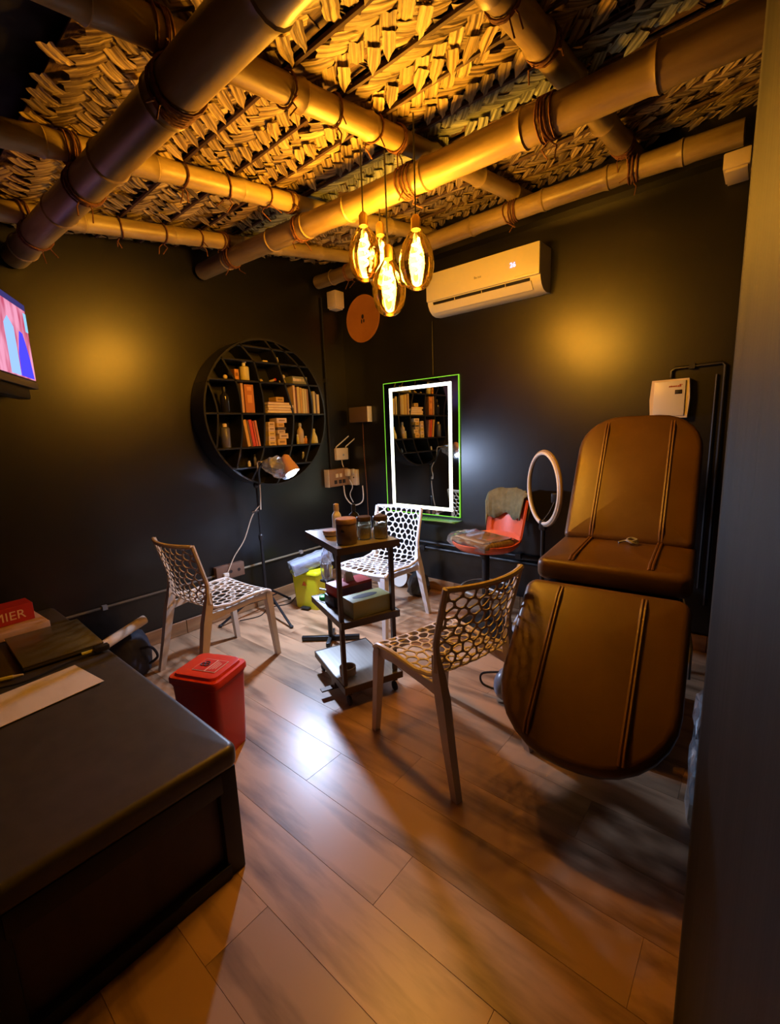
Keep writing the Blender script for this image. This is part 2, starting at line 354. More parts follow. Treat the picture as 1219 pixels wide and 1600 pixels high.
for k in range(len(rows)-1):
    y0, y1 = rows[k], rows[k+1]; rng = random.Random(k*13+5); green = k == 5
    xe = -.09 if y0 > RY else .55
    root = thing('woven_palm_mat', RL[k], 'palm mat', (-1.6, y0, zmat(y0)), 0, 'woven palm mats of the ceiling')
    off = Vector((rng.uniform(0, .2), rng.uniform(0, .2))); A = G_a if green else S_a; T = G_t if green else S_t
    loc = lambda p, dz: (p.x+1.6, p.y-y0, zmat(p.y)-zmat(y0)+dz)
    ya, yb = y0+.008, y1-.062
    for i in range(-90, 130):
        for j in range(-20, 140):
            q = (i+j) % 4
            if q not in (0, 2): continue
            c = (bv*i*Wd + av*(j+.5)*Wd if q == 0 else bv*(i+.5)*Wd + av*j*Wd) + off + Vector((-2.2, 0))
            if not (ya < c.y < yb and -3.15 < c.x < xe): continue
            if k == 0 and c.y < .60 and rng.random() < .5: continue
            rot = (tilt, rng.uniform(-.06, .06), (ang_a if q == 0 else ang_b)+rng.uniform(-.05, .05))
            place('leaf_strip', rng.choice(A), root, loc(c, rng.uniform(-.004, .004)+(0 if q else -.004)), rot)
    for i in range(-90, 130):     # the pointed leaf ends that hang out of the weave
        base = bv*i*Wd + off + Vector((-2.2, 0)); s = (y1-.078+rng.uniform(-.02, .012)-base.y)/av.y; c = base+av*s
        if not -3.12 < c.x < xe-.02: continue
        if rng.random() < .28: continue
        place('leaf_tip', rng.choice(T), root, loc(c, -.014), (tilt-.02, rng.uniform(-.15, .15), ang_a+rng.uniform(-.13, .13)))
    MB().tube([((-3.15)*(1-t)+xe*t+1.6, y1-y0-.012+rng.uniform(-.004, .004), zmat(y1)-zmat(y0)-.012) for t in [i/12 for i in range(13)]], .0095, 6).build('midrib', M_rib, root)
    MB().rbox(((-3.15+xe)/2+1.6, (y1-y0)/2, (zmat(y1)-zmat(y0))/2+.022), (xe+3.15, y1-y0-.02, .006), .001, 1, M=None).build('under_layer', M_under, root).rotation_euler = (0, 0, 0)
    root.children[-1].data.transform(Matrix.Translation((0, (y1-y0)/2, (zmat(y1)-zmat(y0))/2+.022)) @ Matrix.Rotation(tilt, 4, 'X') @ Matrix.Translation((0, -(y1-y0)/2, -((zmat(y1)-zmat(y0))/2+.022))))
    fs = MB()                     # frayed fibres behind the tips, too fine to count
    for q in range(70):
        x = rng.uniform(-3.1, xe)+1.6; a = rng.uniform(-.4, .4); l = rng.uniform(.05, .12)
        fs.tube([(x, y1-y0-.10, zmat(y1-.1)-zmat(y0)+.015), (x+l*math.sin(a), y1-y0-.10+l*math.cos(a), zmat(y1)-zmat(y0)+.012)], .003, 4)
    tag(fs.build('frayed_fibres', M_rib, root), kind='stuff')

# ------------------------------------------------------------------ pendant lamps
def bulb(x, y, z, ztop, label):
    t = thing('pendant_lamp', label, 'pendant lamp', (x, y, z), 0, 'amber pendant lamps')
    prof = [(.003, -.122), (.024, -.119), (.048, -.104), (.065, -.077), (.074, -.040), (.076, -.005), (.071, .032), (.058, .068), (.040, .096), (.025, .114), (.019, .125)]
    MB().lathe(prof, 24, cap0=True, cap1=False).build('glass_bulb', M_amber, t, ang=80)
    MB().lathe([(.014, .118), (.021, .12), (.021, .165), (.012, .178), (.006, .18)], 16).build('socket', M_brass, t)
    MB().tube([(0, 0, .178), (0, 0, ztop-z)], .0035, 6).build('cord', M_black, t)
    f = MB()
    pts = [(.021*math.cos(a*.9)*(.55+.45*math.sin(PI*a/24)), .021*math.sin(a*.9)*(.55+.45*math.sin(PI*a/24)), .085-.135*a/24) for a in range(25)]
    f.tube(pts, .0055, 6); f.build('filament', M_fil, t)
    MB().tube([(0, 0, .12), (0, 0, -.055)], .004, 6).build('filament_stem', M_glassjar, t)
    l = bpy.data.lights.new('bulb_glow', 'POINT'); l.energy = BULB_W; l.color = BULB_C; l.shadow_soft_size = .035
    lo = bpy.data.objects.new('bulb_glow', l); COL.objects.link(lo); lo.parent = t; lo.location = (0, 0, .02)
bulb(-1.53, 1.70, 2.234, 2.69, 'amber pendant bulb hanging furthest left of the cluster')
bulb(-1.514, 1.80, 2.218, 2.50, 'amber pendant bulb half hidden behind the lowest one')
bulb(-1.373, 1.68, 2.047, 2.60, 'lowest amber pendant bulb at the centre of the cluster')
bulb(-1.23, 1.70, 2.131, 2.69, 'amber pendant bulb hanging furthest right of the cluster')

# ------------------------------------------------------------------ web chairs
def clip(poly, p, n):
    out = []
    for i in range(len(poly)):
        a, b = poly[i], poly[(i+1) % len(poly)]
        da = (a[0]-p[0])*n[0]+(a[1]-p[1])*n[1]; db = (b[0]-p[0])*n[0]+(b[1]-p[1])*n[1]
        if da <= 0: out.append(a)
        if (da < 0 < db) or (db < 0 < da):
            t = da/(da-db); out.append((a[0]+t*(b[0]-a[0]), a[1]+t*(b[1]-a[1])))
    return out
def ray_r(poly, c, an):
    dx, dy = math.cos(an), math.sin(an); best = 0
    for i in range(len(poly)):
        ax, ay = poly[i][0]-c[0], poly[i][1]-c[1]; bx, by = poly[(i+1) % len(poly)][0]-c[0], poly[(i+1) % len(poly)][1]-c[1]
        ex, ey = bx-ax, by-ay; den = dx*ey-dy*ex
        if abs(den) < 1e-12: continue
        t = (ax*ey-ay*ex)/den; u = (ax*dy-ay*dx)/den
        if t > 0 and -1e-6 <= u <= 1+1e-6: best = max(best, t)
    return best
PROF = cr([(0, .245, .428), (0, .215, .446), (0, .10, .448), (0, -.04, .436), (0, -.13, .440), (0, -.185, .468), (0, -.212, .53), (0, -.236, .63), (0, -.262, .73), (0, -.29, .835)], 10)
ARC = [0]
for i in range(1, len(PROF)): ARC.append(ARC[-1]+(PROF[i]-PROF[i-1]).length)
LT = ARC[-1]
def prof(s):
    s = max(0, min(LT, s)); i = 0
    while i < len(ARC)-2 and ARC[i+1] < s: i += 1
    t = (s-ARC[i])/(ARC[i+1]-ARC[i]); p = PROF[i].lerp(PROF[i+1], t); d = (PROF[i+1]-PROF[i]).normalized(); return p, d
def shell(x, s, off=0):
    p, d = prof(s); n = Vector((0, -d.z, d.y)) if True else None     # points up/forward
    n = Vector((1, 0, 0)).cross(d); n = -n if n.z < 0 and s < LT*.4 else n
    u = x/.2; bk = max(0, min(1, (s-.40)/.18)); hw = .212 + .012*(1-bk)*(1-s/.45 if s < .45 else 0)
    q = Vector((u*hw, p.y, p.z)); q.y += bk*.052*u*u; q.z += (1-bk)*.010*u*u
    return q + n*off
def web(s0, s1, nx, ny, seed):
    rng = random.Random(seed); sites = []; dx, dy = .4/nx, (s1-s0)/ny
    for j in range(-1, ny+1):
        for i in range(-1, nx+1):
            sites.append((-.2+dx*(i+.5+(.5 if j % 2 else 0))+rng.uniform(-.27, .27)*dx, s0+dy*(j+.5)+rng.uniform(-.27, .27)*dy))
    mb = MB(); th = .0035
    for c in sites:
        poly = [(-.2, s0), (.2, s0), (.2, s1), (-.2, s1)]
        for d in sites:
            if d is c or abs(d[0]-c[0]) > 3*dx or abs(d[1]-c[1]) > 3*dy: continue
            n = (d[0]-c[0], d[1]-c[1]); poly = clip(poly, ((c[0]+d[0])/2, (c[1]+d[1])/2), n)
            if len(poly) < 3: break
        if len(poly) < 3: continue
        A = sum(poly[i][0]*poly[(i+1) % len(poly)][1]-poly[(i+1) % len(poly)][0]*poly[i][1] for i in range(len(poly)))/2
        if A < .00004: continue
        g = (sum(p[0] for p in poly)/len(poly), sum(p[1] for p in poly)/len(poly))
        R = math.sqrt(A/PI); k = max(.25, 1-.0036/R)
        inn = [(g[0]+(p[0]-g[0])*k, g[1]+(p[1]-g[1])*k) for p in poly]
        for _ in range(2):
            q = []
            for i in range(len(inn)):
                a, b = inn[i], inn[(i+1) % len(inn)]; q += [(a[0]*.78+b[0]*.22, a[1]*.78+b[1]*.22), (a[0]*.22+b[0]*.78, a[1]*.22+b[1]*.78)]
            inn = q
        ans = sorted([math.atan2(p[1]-g[1], p[0]-g[0]) for p in poly]+[-PI+2*PI*(t+.5)/9 for t in range(9)])
        ans = [a for i, a in enumerate(ans) if i == 0 or a-ans[i-1] > .02]; n = len(ans); o = []; iv = []
        for a in ans:
            ro, ri = ray_r(poly, g, a), ray_r(inn, g, a); ri = min(ri, ro*.93)
            o.append((g[0]+ro*math.cos(a), g[1]+ro*math.sin(a))); iv.append((g[0]+ri*math.cos(a), g[1]+ri*math.sin(a)))
        vs = [shell(*p, th) for p in o]+[shell(*p, th*.6) for p in iv]+[shell(*p, -th) for p in o]+[shell(*p, -th*.6) for p in iv]; fs = []
        for i in range(n):
            j = (i+1) % n; fs += [(i, j, n+j, n+i), (n+i, n+j, 3*n+j, 3*n+i), (2*n+i, 3*n+i, 3*n+j, 2*n+j)]
        mb.add(vs, fs)
    return mb
SB = .455       # arc length where seat becomes back
def make_chair(label, m, loc, face):
    t = thing('web_chair', label, 'chair', loc, face-PI/2, 'perforated plastic chairs')
    web(.015, SB, 8, 9, 3).build('seat', m, t, ang=60)
    web(SB, LT-.012, 8, 9, 4).build('backrest', m, t, ang=60)
    sr = MB()
    for s in (-1, 1): sr.tube([shell(.2*s, q*SB/12, -.004) for q in range(13)], .011, 8)
    sr.tube([shell(.2*(i/6-1), .006, -.004) for i in range(13)], .012, 8)
    for s in (-1, 1): sr.loft([(.205*s, .23, .415), (.205*s, .1, .418), (.203*s, -.08, .405), (.203*s, -.2, .40)], [(.022, .05), (.02, .034), (.02, .034), (.022, .05)], ax=(0, 2))
    sr.loft([(-.2, .225, .41), (.2, .225, .41)], [(.02, .03)]*2, ax=(1, 2))
    sr.build('seat_frame', m, t)
    bf = MB()
    for s in (-1, 1): bf.tube([shell(.2*s, SB+(LT-SB)*q/12, -.004) for q in range(13)], [.017, .016]+[.0135]*11, 8)
    bf.tube([shell(.2*(i/8-1), LT-.004, 0) for i in range(17)], .0125, 8)
    bf.build('back_frame', m, t)
    for s in (-1, 1):
        MB().loft([(.222*s, .262, 0), (.215*s, .245, .2), (.207*s, .232, .40), (.205*s, .23, .432)], [(.028, .03), (.034, .034), (.04, .042), (.036, .036)]).build('leg', m, t)
        MB().loft([(.222*s, -.285, 0), (.214*s, -.238, .2), (.207*s, -.20, .38), (.206*s, -.178, .47), (.21*s, -.168, .55)], [(.03, .032), (.036, .04), (.04, .05), (.034, .044), (.022, .026)]).build('leg', m, t)
    return t
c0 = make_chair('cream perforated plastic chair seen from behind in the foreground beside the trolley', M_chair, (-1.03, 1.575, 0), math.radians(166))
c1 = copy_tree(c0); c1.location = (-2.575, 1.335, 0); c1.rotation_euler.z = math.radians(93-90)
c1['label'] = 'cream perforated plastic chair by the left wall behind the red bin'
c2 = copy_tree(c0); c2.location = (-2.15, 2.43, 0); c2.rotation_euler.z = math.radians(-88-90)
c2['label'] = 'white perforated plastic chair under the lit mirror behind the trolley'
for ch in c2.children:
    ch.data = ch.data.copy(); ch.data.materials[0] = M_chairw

# ------------------------------------------------------------------ upholstered pads
def pad(outline, th, r, M, bulge=.012):
    """soft slab from a convex outline (local xy), top at +z"""
    n = len(outline); cx = sum(p[0] for p in outline)/n; cy = sum(p[1] for p in outline)/n
    def ins(d):
        out = []
        for i in range(n):
            a, b, c = Vector(outline[i-1]), Vector(outline[i]), Vector(outline[(i+1) % n])
            t = (c-a).normalized(); nn = Vector((-t.y, t.x)); q = b+nn*d; out.append(q)
        return out
    prof = [(r, 0)]+[(r*(1-math.sin(k*PI/8)), r*(1-math.cos(k*PI/8))) for k in range(1, 5)]
    prof += [(r*(1-math.cos(k*PI/8)), th-r+r*math.sin(k*PI/8)) for k in range(0, 5)]
    R = [[(p.x, p.y, z) for p in ins(d)] for d, z in prof]
    top = [Vector((p.x, p.y)) for p in ins(r)]
    for k in (.75, .5, .25, .05):
        R.append([(cx+(p.x-cx)*k, cy+(p.y-cy)*k, th+bulge*(1-k*k)) for p in top])
    return MB().rings(R, M=M)
def rrect(w, l, rb, rt, n=7):
    """ccw outline, x centred, y 0..l; rb radius at y=0, rt radius at y=l"""
    pts = []
    for cx, cy, r, a0 in ((w/2-rb, rb, rb, -PI/2), (w/2-rt, l-rt, rt, 0), (-w/2+rt, l-rt, rt, PI/2), (-w/2+rb, rb, rb, PI)):
        for k in range(n+1): a = a0+PI/2*k/n; pts.append((cx+r*math.cos(a), cy+r*math.sin(a)))
    out = []
    for p in pts:
        if not out or (Vector(p)-Vector(out[-1])).length > 1e-4: out.append(p)
    # add points along the straight runs
    res = []
    for i, p in enumerate(out):
        q = out[(i+1) % len(out)]; res.append(p); d = (Vector(q)-Vector(p)).length; m = int(d/.06)
        for k in range(1, m): res.append((p[0]+(q[0]-p[0])*k/m, p[1]+(q[1]-p[1])*k/m))
    return res
def frame_yz(y0, z0, y1, z1):
    """local x stays x, local y runs from (y0,z0) to (y1,z1), local z is the upper/front normal"""
    d = Vector((0, y1-y0, z1-z0)).normalized(); x = Vector((1, 0, 0)); n = x.cross(d)
    m = Matrix((x, d, n)).transposed().to_4x4(); m.translation = (0, y0, z0); return m, (Vector((y1-y0, z1-z0))).length
t = thing('treatment_couch', 'tan leatherette reclining treatment couch with rounded back and leg rest by the right wall', 'couch', (-.462, 1.93, 0), math.radians(4.6))
def seams(par, M, l, z, xs, y0=.02, y1=None, top=None):
    for x in xs:
        mb = MB()
        for dx in (-.006, .006):
            mb.tube([M @ Vector((x+dx, y0+(y1-y0)*k/14, z+(.010 if 0 < k < 14 else -.004))) for k in range(15)], .0055, 6)
        mb.build('piping', M_piping, par)
CW = .585
M1, l1 = frame_yz(.46, .80, .84, 1.41)
bk = pad(rrect(CW-.02, l1, .03, .20), .085, .03, M1).build('backrest', M_leather, t, ang=60); seams(bk, M1, l1, .083, (-.15, .15), .02, l1-.045)
M2, l2 = frame_yz(-.02, .735, .50, .745)
st = pad(rrect(CW, l2, .04, .03), .095, .03, M2).build('seat', M_leather, t, ang=60); seams(st, M2, l2, .098, (-.15, .15), .03, l2-.02)
M3, l3 = frame_yz(-.54, .25, -.05, .71)
lg = pad(rrect(CW+.01, l3, .27, .05), .09, .03, M3).build('leg_rest', M_leather, t, ang=60); seams(lg, M3, l3, .093, (-.15, .15), .055, l3-.03)
MB().rbox((0, .22, .70), (.50, .52, .05), .01).build('seat_frame', M_blkmetal, t)
MB().lathe([(.07, .1), (.06, .14), (.055, .66), (.09, .68)], 20, c=(0, .28, 0)).build('column', M_blkmetal, t)
MB().rbox((0, .28, .05), (.46, .62, .09), .02).build('base', M_blkmetal, t)
MB().tube([(0, .05, .62), (0, -.25, .50), (0, -.35, .42)], .018, 8).build('leg_rest_strut', M_blkmetal, t)
MB().tube([(0, .46, .70), (0, .62, .98)], .018, 8).build('back_strut', M_blkmetal, t)
MB().tube([(.26, .1, .70), (.30, -.02, .56), (.30, -.05, .44)], .008, 8).build('lever', M_steel, t)
mb = MB()      # knotted scrap of cord on the seat
mb.tube(cr([(-.05, 0, .004), (-.02, .015, .012), (.01, -.012, .018), (.025, .012, .022), (0, .02, .026), (-.012, -.008, .022), (.015, -.018, .012), (.03, .005, .008), (.02, .03, .02)], 4), .0055, 6)
solo(mb, 'knotted_cord', M_grey, 'small knotted grey cord lying on the couch seat', 'cord', loc=(-.455, 2.27, .848))

# ------------------------------------------------------------------ massage bed in the left foreground
t = thing('massage_bed', 'low black upholstered massage bed box along the left foreground', 'bed', (-2.205, .32, 0))
HX, HY = .99, .315
for sx in (-1, 1):
    for sy in (-1, 1): MB().rbox((sx*(HX-.04), sy*(HY-.03), .19), (.07, .06, .38), .005).build('corner_post', M_bedframe, t)
for s in (-1, 1):
    MB().rbox((s*(HX-.025), 0, .345), (.05, 2*HY-.1, .07), .004).build('rail', M_bedframe, t); MB().rbox((s*(HX-.025), 0, .025), (.05, 2*HY-.1, .05), .004).build('rail', M_bedframe, t)
    MB().box((s*(HX-.04), 0, .19), (.02, 2*HY-.1, .29)).build('end_panel', M_bedpanel, t)
    MB().rbox((0, s*(HY-.02), .345), (2*HX-.1, .04, .07), .004).build('rail', M_bedframe, t); MB().rbox((0, s*(HY-.02), .025), (2*HX-.1, .04, .05), .004).build('rail', M_bedframe, t)
    MB().box((0, s*(HY-.035), .19), (2*HX-.1, .02, .29)).build('side_panel', M_bedpanel, t)
cu = pad([(x-0, yy) for x, yy in rrect(2*HX+.02, 2*HY+.02, .035, .035)], .075, .022, rotM((0, -HY-.01, .38)), bulge=.006).build('cushion', M_blkleather, t, ang=60)

# ------------------------------------------------------------------ round wall shelf
SY, SZ, SR = 2.18, 1.585, .555
t = thing('round_wall_shelf', 'round black globe shaped wall shelf with curved dividers full of books and bottles', 'shelf', (LX, SY, SZ))
DX0, DX1 = .006, .185
def arcband(pts, th, name, par, m):
    """board following points (y,z) in the wall plane, depth from the wall"""
    n = len(pts); rings = []
    for i, p in enumerate(pts):
        a, b = Vector(pts[max(i-1, 0)]), Vector(pts[min(i+1, n-1)]); d = (b-a).normalized(); nn = Vector((-d.y, d.x))*th/2; q = Vector(p)
        rings.append([(DX0, q.x+nn.x, q.y+nn.y), (DX1, q.x+nn.x, q.y+nn.y), (DX1, q.x-nn.x, q.y-nn.y), (DX0, q.x-nn.x, q.y-nn.y)])
    return MB().rings(rings).build(name, m, par)
MB().rings([[(q, SR*math.cos(2*PI*i/48), SR*math.sin(2*PI*i/48)) for i in range(48)] for q in (.001, .008)]).build('back_panel', M_shelfback, t)
for s in (-1, 1):
    arcband([(s*SR*math.cos(a), SR*math.sin(a)) for a in [-PI/2+PI*k/28 for k in range(29)]], .014, 'outer_rim', t, M_shelf)
LV = [.49, .385, .238, 0, -.253, -.405]
for z in LV:
    h = math.sqrt(SR*SR-z*z)-.004
    MB().rbox(((DX0+DX1)/2, 0, z), (DX1-DX0, 2*h, .014), .002, 1).build('shelf_board', M_shelf, t)
ARCS = [[(-.512, .22), (-.473, .107), (-.458, 0), (-.473, -.135), (-.49, -.24)],
        [(-.391, .392), (-.327, .29), (-.286, .217), (-.267, .115), (-.264, 0), (-.274, -.122), (-.295, -.237), (-.345, -.395)],
        [(-.236, .5), (-.173, .44), (-.122, .376), (-.089, .237), (-.068, .122), (-.067, 0), (-.079, -.125), (-.094, -.246), (-.139, -.364), (-.231, -.50)],
        [(-.013, .55), (.035, .498), (.084, .422), (.138, .26), (.18, .13), (.211, 0), (.198, -.13), (.173, -.248), (.127, -.364), (-.0, -.55)],
        [(.08, .54), (.205, .461), (.296, .385), (.385, .246), (.415, .129), (.418, 0), (.399, -.134), (.369, -.246), (.301, -.406)]]
for A_ in ARCS: arcband([(p.x, p.y) for p in cr([(a, b, 0) for a, b in A_], 4)], .013, 'divider', t, M_shelf)
def colr(name, c, rough=.55, c2=None): return mat(name, c, rough, col2=c2, ns=(30, 30, 30), nscale=1) if c2 else mat(name, c, rough)
TZ = [SZ+z+.0075 for z in LV]     # tops of the boards
def sbook(y0, y1, h, z, c, nm, lab, grp, lean=0, d=.13, x=None, cat='book'):
    w = (y1-y0)*.94; t = thing('book', lab, cat, (LX+.115 if x is None else x, (y0+y1)/2, z+abs(w/2*math.sin(lean))+.0005), 0, grp); t.rotation_euler = (lean, 0, 0)
    co = MB()
    for s in (-1, 1): co.box((0, s*(w/2-.0015), h/2), (d, .003, h))
    co.box((d/2-.001, 0, h/2), (.004, w, h)); co.build('cover', colr(nm, c, .45), t, smooth=False)
    MB().box((-.003, 0, h/2), (d-.012, w-.007, h-.008)).build('pages', M_paper, t, smooth=False); return t
cols = [(.60, .42, .25), (.16, .05, .02), (.55, .42, .14), (.50, .30, .06), (.60, .50, .22), (.48, .40, .20), (.30, .16, .07)]
y = 2.405
for i, (w, h) in enumerate([(.022, .222), (.016, .205), (.028, .212), (.024, .208), (.024, .202), (.022, .2), (.016, .198)]):
    sbook(y, y+w, h, TZ[3], cols[i], 'book_cover_%d' % i, ['pale spined book first in the upright row at the right of the shelf', 'dark red book second in the upright row', 'mustard book third in the upright row, with pale spine', 'ochre book fourth in the upright row', 'cream yellow book fifth in the upright row', 'olive tan book sixth in the upright row', 'brown slim book last in the upright row before the divider'][i], 'upright books at the right of the round shelf'); y += w+.001
y = 2.615
for i, (w, c) in enumerate([(.024, (.50, .42, .2)), (.014, (.1, .05, .03)), (.028, (.58, .46, .22))]):
    sbook(y, y+w, .185-.012*i, TZ[3], c, 'edge_book_%d' % i, ['tan upright book just right of the last divider', 'thin dark upright book between two tan ones at the shelf edge', 'tan upright book at the far right rim of the shelf'][i], 'upright books at the right of the round shelf'); y += w+.001
sbook(1.925, 1.945, .212, TZ[3], (.50, .30, .16), 'slim_tan_book', 'slim tan book beside the thick brown file', 'upright books at the left of the round shelf')
tb = sbook(1.952, 2.035, .205, TZ[3], (.42, .15, .025), 'brown_file', 'thick orange brown file standing in the second column of the shelf', 'upright books at the left of the round shelf', cat='file')
for k, zz in enumerate((.175, .10)): MB().rbox((.0675, 0, zz), (.002, .04, .03+.03*k), .001, 1).build('spine_label', mat('spine_label_orange', (.62, .27, .06), .5), tb)
y = 1.945
for i, (w, h, c, lab) in enumerate([(.026, .20, (.58, .33, .06), 'yellow leaning book in the lower row'), (.012, .195, (.20, .12, .07), 'thin brown leaning book in the lower row'), (.026, .2, (.60, .07, .03), 'thick red leaning book in the lower row'), (.016, .19, (.50, .10, .04), 'dull red leaning book in the lower row'), (.018, .195, (.48, .18, .09), 'rusty leaning book nearest the box stacks')]):
    sbook(y, y+w, h, TZ[4], c, 'lean_book_%d' % i, lab, 'leaning books in the lower row', lean=.13); y += w+.004
# magazines lying flat
for i, (c, y0, y1, rz) in enumerate([((.60, .48, .2), 2.15, 2.40, .0), ((.35, .10, .09), 2.15, 2.385, .05), ((.62, .55, .40), 2.16, 2.40, -.04), ((.45, .20, .10), 2.15, 2.37, .06)]):
    mg = thing('magazine', ['mustard magazine at the bottom of the flat stack', 'dark red magazine second from the bottom of the flat stack', 'cream magazine third in the flat stack', 'brown red magazine on top of the flat stack'][i], 'magazine', (LX+.105, (y0+y1)/2, TZ[3]+.001+.021*i), rz, 'flat magazines')
    MB().box((0, 0, .01), (.145, y1-y0, .0165)).build('pages', M_paper, mg, smooth=False); co = MB()
    co.box((0, 0, .019), (.15, y1-y0+.004, .0018)); co.box((0, 0, .0012), (.15, y1-y0+.004, .0018)); co.build('cover', colr('magazine_cover_%d' % i, c), mg, smooth=False)
def carton(name, y0, y1, z, h, c, lab, grp=None, x=LX+.13, d=.1, rz=0, mk=True):
    t = thing(name, lab, 'box', (x, (y0+y1)/2, z+.0005), rz, grp); m = colr('carton_%02d' % int(c[0]*97+c[1]*31+c[2]*11), c)
    MB().rbox((0, 0, h/2), (d, y1-y0, h), .0015, 1).build('carton', m, t)
    if mk: MB().box((d/2+.0004, 0, h*.5), (.001, (y1-y0)*.6, h*.32)).build('printed_band', mat('band_%02d' % int(c[0]*50+c[1]*20), (c[0]*.45, c[1]*.4, c[2]*.35), .6), t, smooth=False)
    return t
carton('small_box', 2.235, 2.31, TZ[3]+.0865, .038, (.55, .34, .08), 'small ochre box on top of the flat magazines', 'small boxes')
z = TZ[4]
for i, (h, c) in enumerate([(.038, (.62, .45, .12)), (.036, (.66, .50, .34)), (.036, (.60, .52, .10)), (.038, (.68, .48, .28)), (.036, (.64, .46, .22))]):
    carton('small_box', 2.135+.002*i, 2.202, z, h-.001, c, ['lowest', 'second lowest', 'middle', 'second highest', 'topmost'][i]+' carton in the left stack of small boxes', 'stacked cartons'); z += h
z = TZ[4]
for i, (h, c, y0, y1) in enumerate([(.05, (.62, .38, .08), 2.222, 2.305), (.042, (.66, .40, .20), 2.24, 2.328), (.028, (.55, .40, .2), 2.225, 2.30), (.022, (.10, .08, .07), 2.23, 2.31), (.034, (.58, .45, .18), 2.225, 2.295), (.038, (.68, .52, .40), 2.225, 2.322)]):
    carton('small_box', y0, y1, z, h-.001, c, ['lowest orange', 'second orange', 'third tan', 'thin dark', 'mustard', 'pale topmost'][i]+' carton in the right stack of small boxes', 'stacked cartons'); z += h
gb = carton('grey_box', 2.41, 2.565, TZ[2], .058, (.20, .20, .13), 'grey green flat box with pale lettering on the upper right shelf', None, mk=False)
mk = MB()
for k, w in enumerate((.016, .012, .014, .012, .010, .006, .006)): mk.box((.0506, -.062+.0165*k, .030+(.002 if k == 0 else 0)), (.001, w, .020 if k else .026))
mk.build('worn_lettering', M_cream, gb, smooth=False)
carton('orange_box', 1.9, 1.935, TZ[2], .075, (.55, .24, .05), 'small orange carton left of the pump bottle', None, d=.06)
def bottle(name, lab, y, z, h, r, m, capm, neck=.35, grp='bottles on the round shelf', x=LX+.14, shape='round', caph=.18, cat='bottle', loc=None):
    t = thing(name, lab, cat, loc or (x, y, z+.0005), 0, grp); hb = h*(1-caph)
    pr = {'round': [(r*.9, 0), (r, h*.03), (r, hb*.72), (r*.92, hb*.80), (r*neck*1.1, hb*.93), (r*neck, hb)], 'cone': [(r*.95, 0), (r, h*.04), (r*.85, hb*.5), (r*neck*1.2, hb*.93), (r*neck, hb)], 'straight': [(r*.95, 0), (r, h*.02), (r, hb*.92), (r*.8, hb*.97), (r*neck, hb)]}[shape]
    MB().lathe(pr, 16).build('body', m, t, ang=50); MB().lathe([(r*neck*1.2, hb), (r*neck*1.25, hb+h*caph*.3), (r*neck*1.15, h*.98), (r*neck*.7, h)], 12).build('cap', capm, t)
    return t
M_cyel = mat('cream_lotion', (.62, .54, .20), .35); M_slate = mat('slate_bottle', (.09, .09, .15), .35); M_tanb = mat('tan_bottle', (.50, .38, .25), .4)
pb = bottle('pump_bottle', 'cream yellow pump bottle on the upper left shelf', 1.993, TZ[2], .13, .036, M_cyel, M_white, .3, shape='straight', caph=.2)
MB().tube([(0, 0, .128), (.02, 0, .131), (.03, 0, .126)], .004, 6).build('nozzle', M_white, pb)
bottle('dark_bottle', 'tall dark glossy bottle in the left column of the shelf', 1.812, TZ[3], .185, .034, mat('dark_glossy', (.015, .015, .025), .12), M_black)
bottle('slate_bottle', 'blue grey bottle with pale cap in the lower left of the shelf', 1.79, TZ[4], .175, .034, M_slate, M_cream, .4, shape='straight', caph=.14)
bottle('tan_bottle', 'tan bottle with grey cap in the lower right compartment', 2.485, TZ[4], .175, .028, M_tanb, M_grey, .4)
bottle('vial', 'pale little vial left of the tan bottle', 2.445, TZ[4], .08, .011, M_cyel, M_white, .6, x=LX+.15)
bottle('vial', 'ochre little vial in front of the tan bottle', 2.495, TZ[4], .07, .014, mat('ochre_vial', (.6, .38, .1), .4), M_white, .6, x=LX+.155)
bottle('vial', 'orange little vial right of the tan bottle', 2.532, TZ[4], .065, .013, mat('orange_vial', (.6, .26, .08), .4), M_cream, .6, x=LX+.15)
bottle('cone_bottle', 'pale yellow cone shaped bottle at the right rim of the shelf', 2.635, TZ[4], .125, .033, mat('pale_yellow', (.62, .60, .32), .4), M_cyel, .3, shape='cone')
bottle('tiny_bottle', 'tiny white bottle on the lowest shelf board', 1.96, TZ[5], .045, .012, M_white, M_white, .6, x=LX+.15)
bottle('slim_bottle', 'slim dark bottle on the lowest shelf board', 2.02, TZ[5], .09, .012, M_slate, M_black, .6)
bottle('tiny_bottle', 'tiny cream bottle on the top shelf board', 2.3, TZ[1], .05, .012, M_cream, M_white, .6)
bottle('slim_bottle', 'slim pale bottle on the lowest shelf board at the right', 2.5, TZ[5], .085, .013, M_grey, M_white, .5)
solo(MB().ball((0, 0, .0165), (.0165,)*3), 'foam_ball', M_cream, 'small cream ball at the left end of the upper shelf', 'ball', loc=(LX+.14, 1.833, TZ[2]))
t = thing('figurine', 'little cream round headed figurine on the upper shelf', 'figurine', (LX+.14, 2.345, TZ[2]))
MB().lathe([(.02, 0), (.022, .01), (.014, .03), (.008, .04)], 12).build('body', M_cyel, t); MB().ball((0, .004, .052), (.016,)*3).build('head', M_cream, t); MB().ball((0, -.025, .018), (.012, .012, .018)).build('arm', M_cream, t)
t = thing('trinket', 'small tan trinket lying left of the figurine', 'trinket', (LX+.14, 2.245, TZ[2])); MB().tube([(0, -.03, .008), (0, 0, .016), (0, .02, .024)], [.008, .009, .01], 8).build('body', M_tanb, t); MB().ball((0, .022, .024), (.012,)*3).build('knob', M_red, t)
